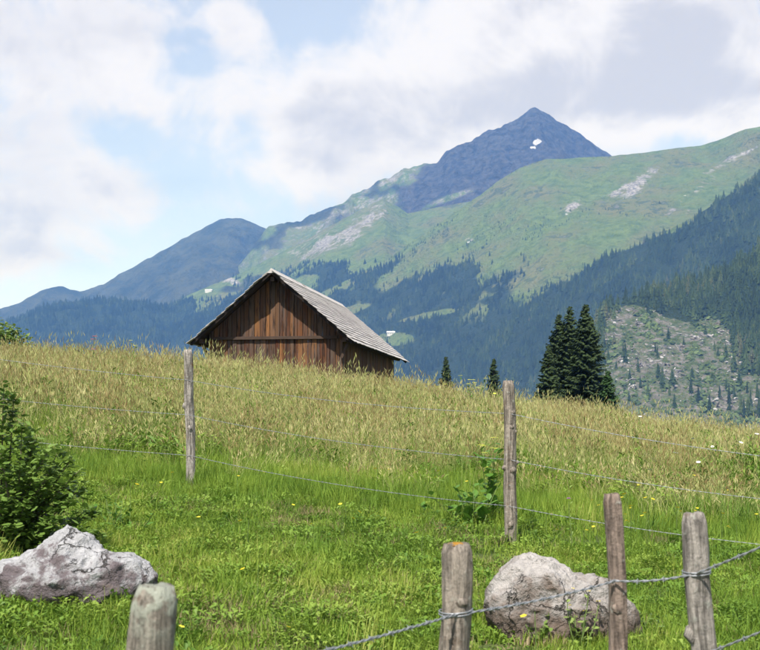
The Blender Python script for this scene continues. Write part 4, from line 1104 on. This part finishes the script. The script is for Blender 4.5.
def shrub(name, base, tips, nl, L, w, seed, label, mat, spread=.10, stem_r=.012, cat='shrub'):
    """stems from the base to each tip, leaves thick along their upper parts"""
    r = random.Random(seed); o = empty(name, base); SV, SF, LV, LF = [], [], [], []
    for tip in tips:
        root = Vector((r.uniform(-.1, .1), r.uniform(-.1, .1), -.05)); mid_ = root.lerp(tip, .5) + Vector((r.uniform(-.06, .06), r.uniform(-.06, .06), r.uniform(0, .08)))
        pts = [((1 - f) ** 2 * root + 2 * f * (1 - f) * mid_ + f * f * tip) for f in [i / 7 for i in range(8)]]
        tube(SV, SF, pts, stem_r, .003)
        for j in range(nl):
            f = r.random() ** .65; i = min(6, int(f * 7)); p_ = pts[i].lerp(pts[i + 1], f * 7 - i)
            sp = spread * (1.15 - f * .75)
            p_ = p_ + Vector((r.gauss(0, sp), r.gauss(0, sp), r.gauss(0, sp * .8)))
            if p_.z < .02: p_.z = .02 + r.random() * .1
            add_leaf(LV, LF, r, p_, L * r.uniform(.6, 1.25), w * r.uniform(.7, 1.2))
    link('stems', mesh('stems', SV, SF, m_stem), None, o)
    cr = link('crown', mesh('crown', LV, LF, mat), None, o)
    tag(o, label, cat)
    return o
sb = G(8, 556)
def rel(px, py, dY): return P(px, py, sb.y + dY) - sb
tips = [rel(a, b, c_) for a, b, c_ in ((4, 384, 0), (14, 398, .1), (-14, 375, .1), (-30, 390, -.1), (22, 425, -.05), (35, 440, .1), (48, 452, -.1), (60, 448, .1), (72, 458, 0), (80, 470, -.1), (86, 488, .05), (70, 500, -.15), (45, 480, -.2), (20, 465, -.25), (0, 450, -.25), (-20, 440, -.2), (-45, 430, 0), (96, 512, 0), (85, 530, -.15), (55, 520, -.25), (25, 505, -.3), (0, 500, -.35), (10, 530, -.35), (-30, 500, -.3), (100, 535, -.05), (-60, 470, -.1), (30, 430, .25), (55, 470, .25))]
shrub('shrub', sb, tips, 190, .062, .021, 3, 'dark leafy shrub growing behind the white stained boulder', m_leaf, .055)
# bush top behind the crest at the left
bb = ground_at(P(-4, 340, 44)); r_ = random.Random(9)
tips = [P(a, b, 44 + c_) - bb for a, b, c_ in ((-10, 318, 0), (2, 321, .2), (10, 326, -.2), (18, 331, 0), (24, 338, .3), (-22, 322, .2), (6, 334, -.5), (-4, 330, -.5), (14, 338, -.6), (28, 344, .0))]
shrub('shrub', bb, tips, 260, .16, .05, 10, 'rounded dark bush peeping over the crest of the meadow', m_leaf, .26, .03)

def leafy(name, base, stems, h, nl, L, w, seed, label, mat=m_leaf2, cat='plant', spread=.1, head=None):
    r = random.Random(seed); o = empty(name, base); SV, SF, LV, LF = [], [], [], []
    tops = []
    for s_ in range(stems):
        root = Vector((r.gauss(0, spread * .4), r.gauss(0, spread * .4), -.04)); hh = h * r.uniform(.65, 1.05); top = root + Vector((r.gauss(0, spread), r.gauss(0, spread), hh))
        pts = [root.lerp(top, i / 5) + Vector((.01 * math.sin(i + s_), .01 * math.cos(i * 1.3), 0)) for i in range(6)]
        tube(SV, SF, pts, .005, .003, 4); tops.append(pts[-1])
        for j in range(nl):
            f = (j + .6) / nl; p_ = root.lerp(top, f); add_leaf(LV, LF, r, p_, L * (1.15 - .6 * f) * r.uniform(.75, 1.2), w * (1.15 - .5 * f), .45)
    link('stems', mesh('stems', SV, SF, m_gstem), None, o)
    link('leaves', mesh('leaves', LV, LF, mat), None, o)
    if head:
        for tp in tops:
            HV, HF = [], []
            for j in range(head[1]):
                a = r.random() * 6.283; rr = head[2] * math.sqrt(r.random()); c_ = tp + Vector((rr * math.cos(a), rr * math.sin(a), .02 - rr * .15)); e = head[3]
                b = len(HV); HV += [c_ + Vector((e, 0, 0)), c_ + Vector((0, e, .004)), c_ + Vector((-e, 0, 0)), c_ + Vector((0, -e, .004)), c_ + Vector((0, 0, e * .8))]; HF += [(b, b + 1, b + 4), (b + 1, b + 2, b + 4), (b + 2, b + 3, b + 4), (b + 3, b, b + 4)]
            link('flower_head', mesh('flower_head', HV, HF, head[0]), None, o)
    tag(o, label, cat)
    return o
m_yel, k = material('yellow petals'); finish(k, k.mix(orand(k), (0.62, 0.48, 0.02), (0.75, 0.62, 0.06)), .6, transl=.2)
m_lime, k = material('yellow green umbels'); finish(k, k.mix(orand(k), (0.42, 0.46, 0.06), (0.55, 0.55, 0.10)), .7, transl=.2)
m_wht, k = material('white petals'); finish(k, k.mix(orand(k), (0.62, 0.62, 0.54), (0.78, 0.77, 0.70)), .7, transl=.2)
m_pur, k = material('purple petals'); finish(k, (0.26, 0.10, 0.24), .7, transl=.2)
m_red, k = material('reddish petals'); finish(k, (0.36, 0.14, 0.17), .7, transl=.2)
def gp(px, py): return G(px, py, 4.0, 33.0)
fb, ft = FP['c']
def atp(px, Y):
    p_ = P(px, 450, Y); return Vector((p_.x, Y, zg1(p_.x, Y)))
leafy('leafy_plant', atp(490, fb.y + 1.3), 7, .75, 9, .15, .035, 21, 'tall broad leaved green plant just behind the knotty fence post', spread=.12, head=(m_lime, 14, .035, .009))
leafy('leafy_plant', atp(474, fb.y + .9), 8, .42, 7, .15, .04, 22, 'low spreading broad leaved plant at the foot of the tall grass by the knotty post', spread=.16)
leafy('leafy_plant', atp(447, fb.y + 1.1), 6, .28, 6, .13, .035, 23, 'small broad leaved plant at the tall grass edge farthest from the knotty post', spread=.14)
leafy('leafy_plant', gp(534, 642) + Vector((0.02, -.05, 0)), 7, .20, 7, .07, .02, 24, 'dark leafy weed growing against the grey brown boulder', m_leaf, spread=.07)
leafy('leafy_plant', gp(583, 648) + Vector((-.02, -.08, 0)), 6, .34, 8, .06, .018, 25, 'slender weed climbing the boulder beside the slim square post', m_leaf, spread=.06, head=(m_yel, 4, .012, .007))
leafy('leafy_plant', gp(116, 608) + Vector((0, -.08, 0)), 8, .16, 7, .07, .02, 26, 'low leafy weed at the corner of the white stained boulder', m_leaf2, spread=.10)
leafy('leafy_plant', gp(122, 532), 9, .30, 7, .08, .022, 27, 'bushy green weed beside the shrub above the white boulder', m_leaf2, spread=.15)
leafy('leafy_plant', gp(645, 636), 6, .17, 7, .06, .018, 29, 'dark low weed at the right end of the grey brown boulder', m_leaf, spread=.08)
leafy('thistle', gp(570, 556), 1, .52, 9, .06, .012, 28, 'single purple thistle rising above the grey brown boulder', m_leaf, 'thistle', .02, head=(m_pur, 16, .014, .011))
leafy('umbel_plant', atp(469, 26.5), 11, .90, 6, .12, .03, 31, 'yellow flowering umbel plant on the crest beside the young spruces', m_leaf2, spread=.14, head=(m_lime, 16, .045, .012))
leafy('umbel_plant', atp(440, 27.0), 3, .85, 6, .10, .03, 32, 'pale flowering weed on the crest between barn and young spruce', m_leaf2, spread=.10, head=(m_lime, 10, .035, .012))
leafy('tall_weed', atp(131, 25.0), 2, .98, 10, .10, .02, 33, 'tall leafy green weed standing over the meadow crest', m_leaf2, spread=.05, head=(m_lime, 8, .03, .014))
leafy('tall_weed', atp(161, 24.0), 3, .75, 9, .10, .025, 34, 'bushy green weed on the meadow crest near the thin grey post', m_leaf2, spread=.08)
leafy('sorrel_plant', atp(93, 26.0), 3, .95, 4, .08, .015, 35, 'reddish flowering sorrel standing over the meadow crest', m_leaf, spread=.06, head=(m_red, 18, .05, .018))

# flowers one can count: stem and blossom
def flower_meshes(mat, rad, petals, h, seed):
    r = random.Random(seed); V, F = [], []
    for i in range(petals):
        a = i * 6.2832 / petals; b = len(V); ca, sa = math.cos(a), math.sin(a); w = rad * .55
        V += [(0, 0, h), (ca * rad * .6 - sa * w, sa * rad * .6 + ca * w, h + rad * .25), (ca * rad, sa * rad, h + rad * .35), (ca * rad * .6 + sa * w, sa * rad * .6 - ca * w, h + rad * .25)]
        F.append((b, b + 1, b + 2, b + 3))
    bl = mesh('blossom', V, F, mat); SV, SF = [], []
    tube(SV, SF, [Vector((0, 0, -.03)), Vector((.01, 0, h * .5)), Vector((0, 0, h))], .003, .002, 4)
    return bl, mesh('stem', SV, SF, m_gstem)
def flowers(name, spots, mat, rad, petals, h, label, group, cat, seed):
    bl, st = flower_meshes(mat, rad, petals, h, seed)
    for (a, b) in spots:
        p_ = G(a, b, 4, 34); p_ = P(a, b, p_.y - h * 2.0); q_ = Vector((p_.x, p_.y, zg1(p_.x, p_.y)))
        o = empty(name, q_, random.random() * 6.28); s_ = random.uniform(.8, 1.2); o.scale = (s_, s_, s_)
        x_ = link('blossom', bl, None, o); x_.rotation_euler = (random.uniform(.1, .5), random.uniform(-.2, .2), 0); link('stem', st, None, o)
        tag(o, label, cat, group)
rf = random.Random(77)
ys_pts = [(343, 387 + 146), (130, 507), (162, 497), (237, 493), (202, 535), (276, 641), (258, 588), (342, 533), (470, 500), (345, 521), (168, 645), (535, 640)]
ys_pts += [(rf.uniform(612, 760), rf.uniform(488, 545)) for _ in range(26)] + [(rf.uniform(540, 660), rf.uniform(520, 545)) for _ in range(9)] + [(rf.uniform(170, 470), rf.uniform(480, 560)) for _ in range(12)]
flowers('buttercup', [q_ for q_ in ys_pts if q_[0] >= 540], m_yel, .018, 5, .23, 'small yellow buttercup on the flowery slope behind the slim and leaning posts', 'buttercups behind the slim and leaning posts', 'flower', 5)
flowers('buttercup', [q_ for q_ in ys_pts if q_[0] < 540], m_yel, .018, 5, .23, 'small yellow buttercup in the short turf between the two fences', 'buttercups in the short turf', 'flower', 5)
wp = [(692, 472), (715, 473), (728, 474), (745, 478), (667, 498), (700, 492), (755, 470), (650, 505), (735, 455), (688, 440), (560, 447), (622, 420), (640, 449)]
flowers('white_umbel', wp, m_wht, .032, 9, .56, 'white flowering umbel in the tall grass of the flowery slope', 'white umbels in the tall grass', 'flower', 6)
lp = [(rf.uniform(400, 660), rf.uniform(392, 430)) for _ in range(14)] + [(rf.uniform(60, 190), rf.uniform(350, 380)) for _ in range(4)]
flowers('yellow_umbel', lp, m_lime, .030, 8, .66, 'pale yellow umbel flower standing above the tall grass', 'yellow umbels in the tall grass', 'flower', 8)
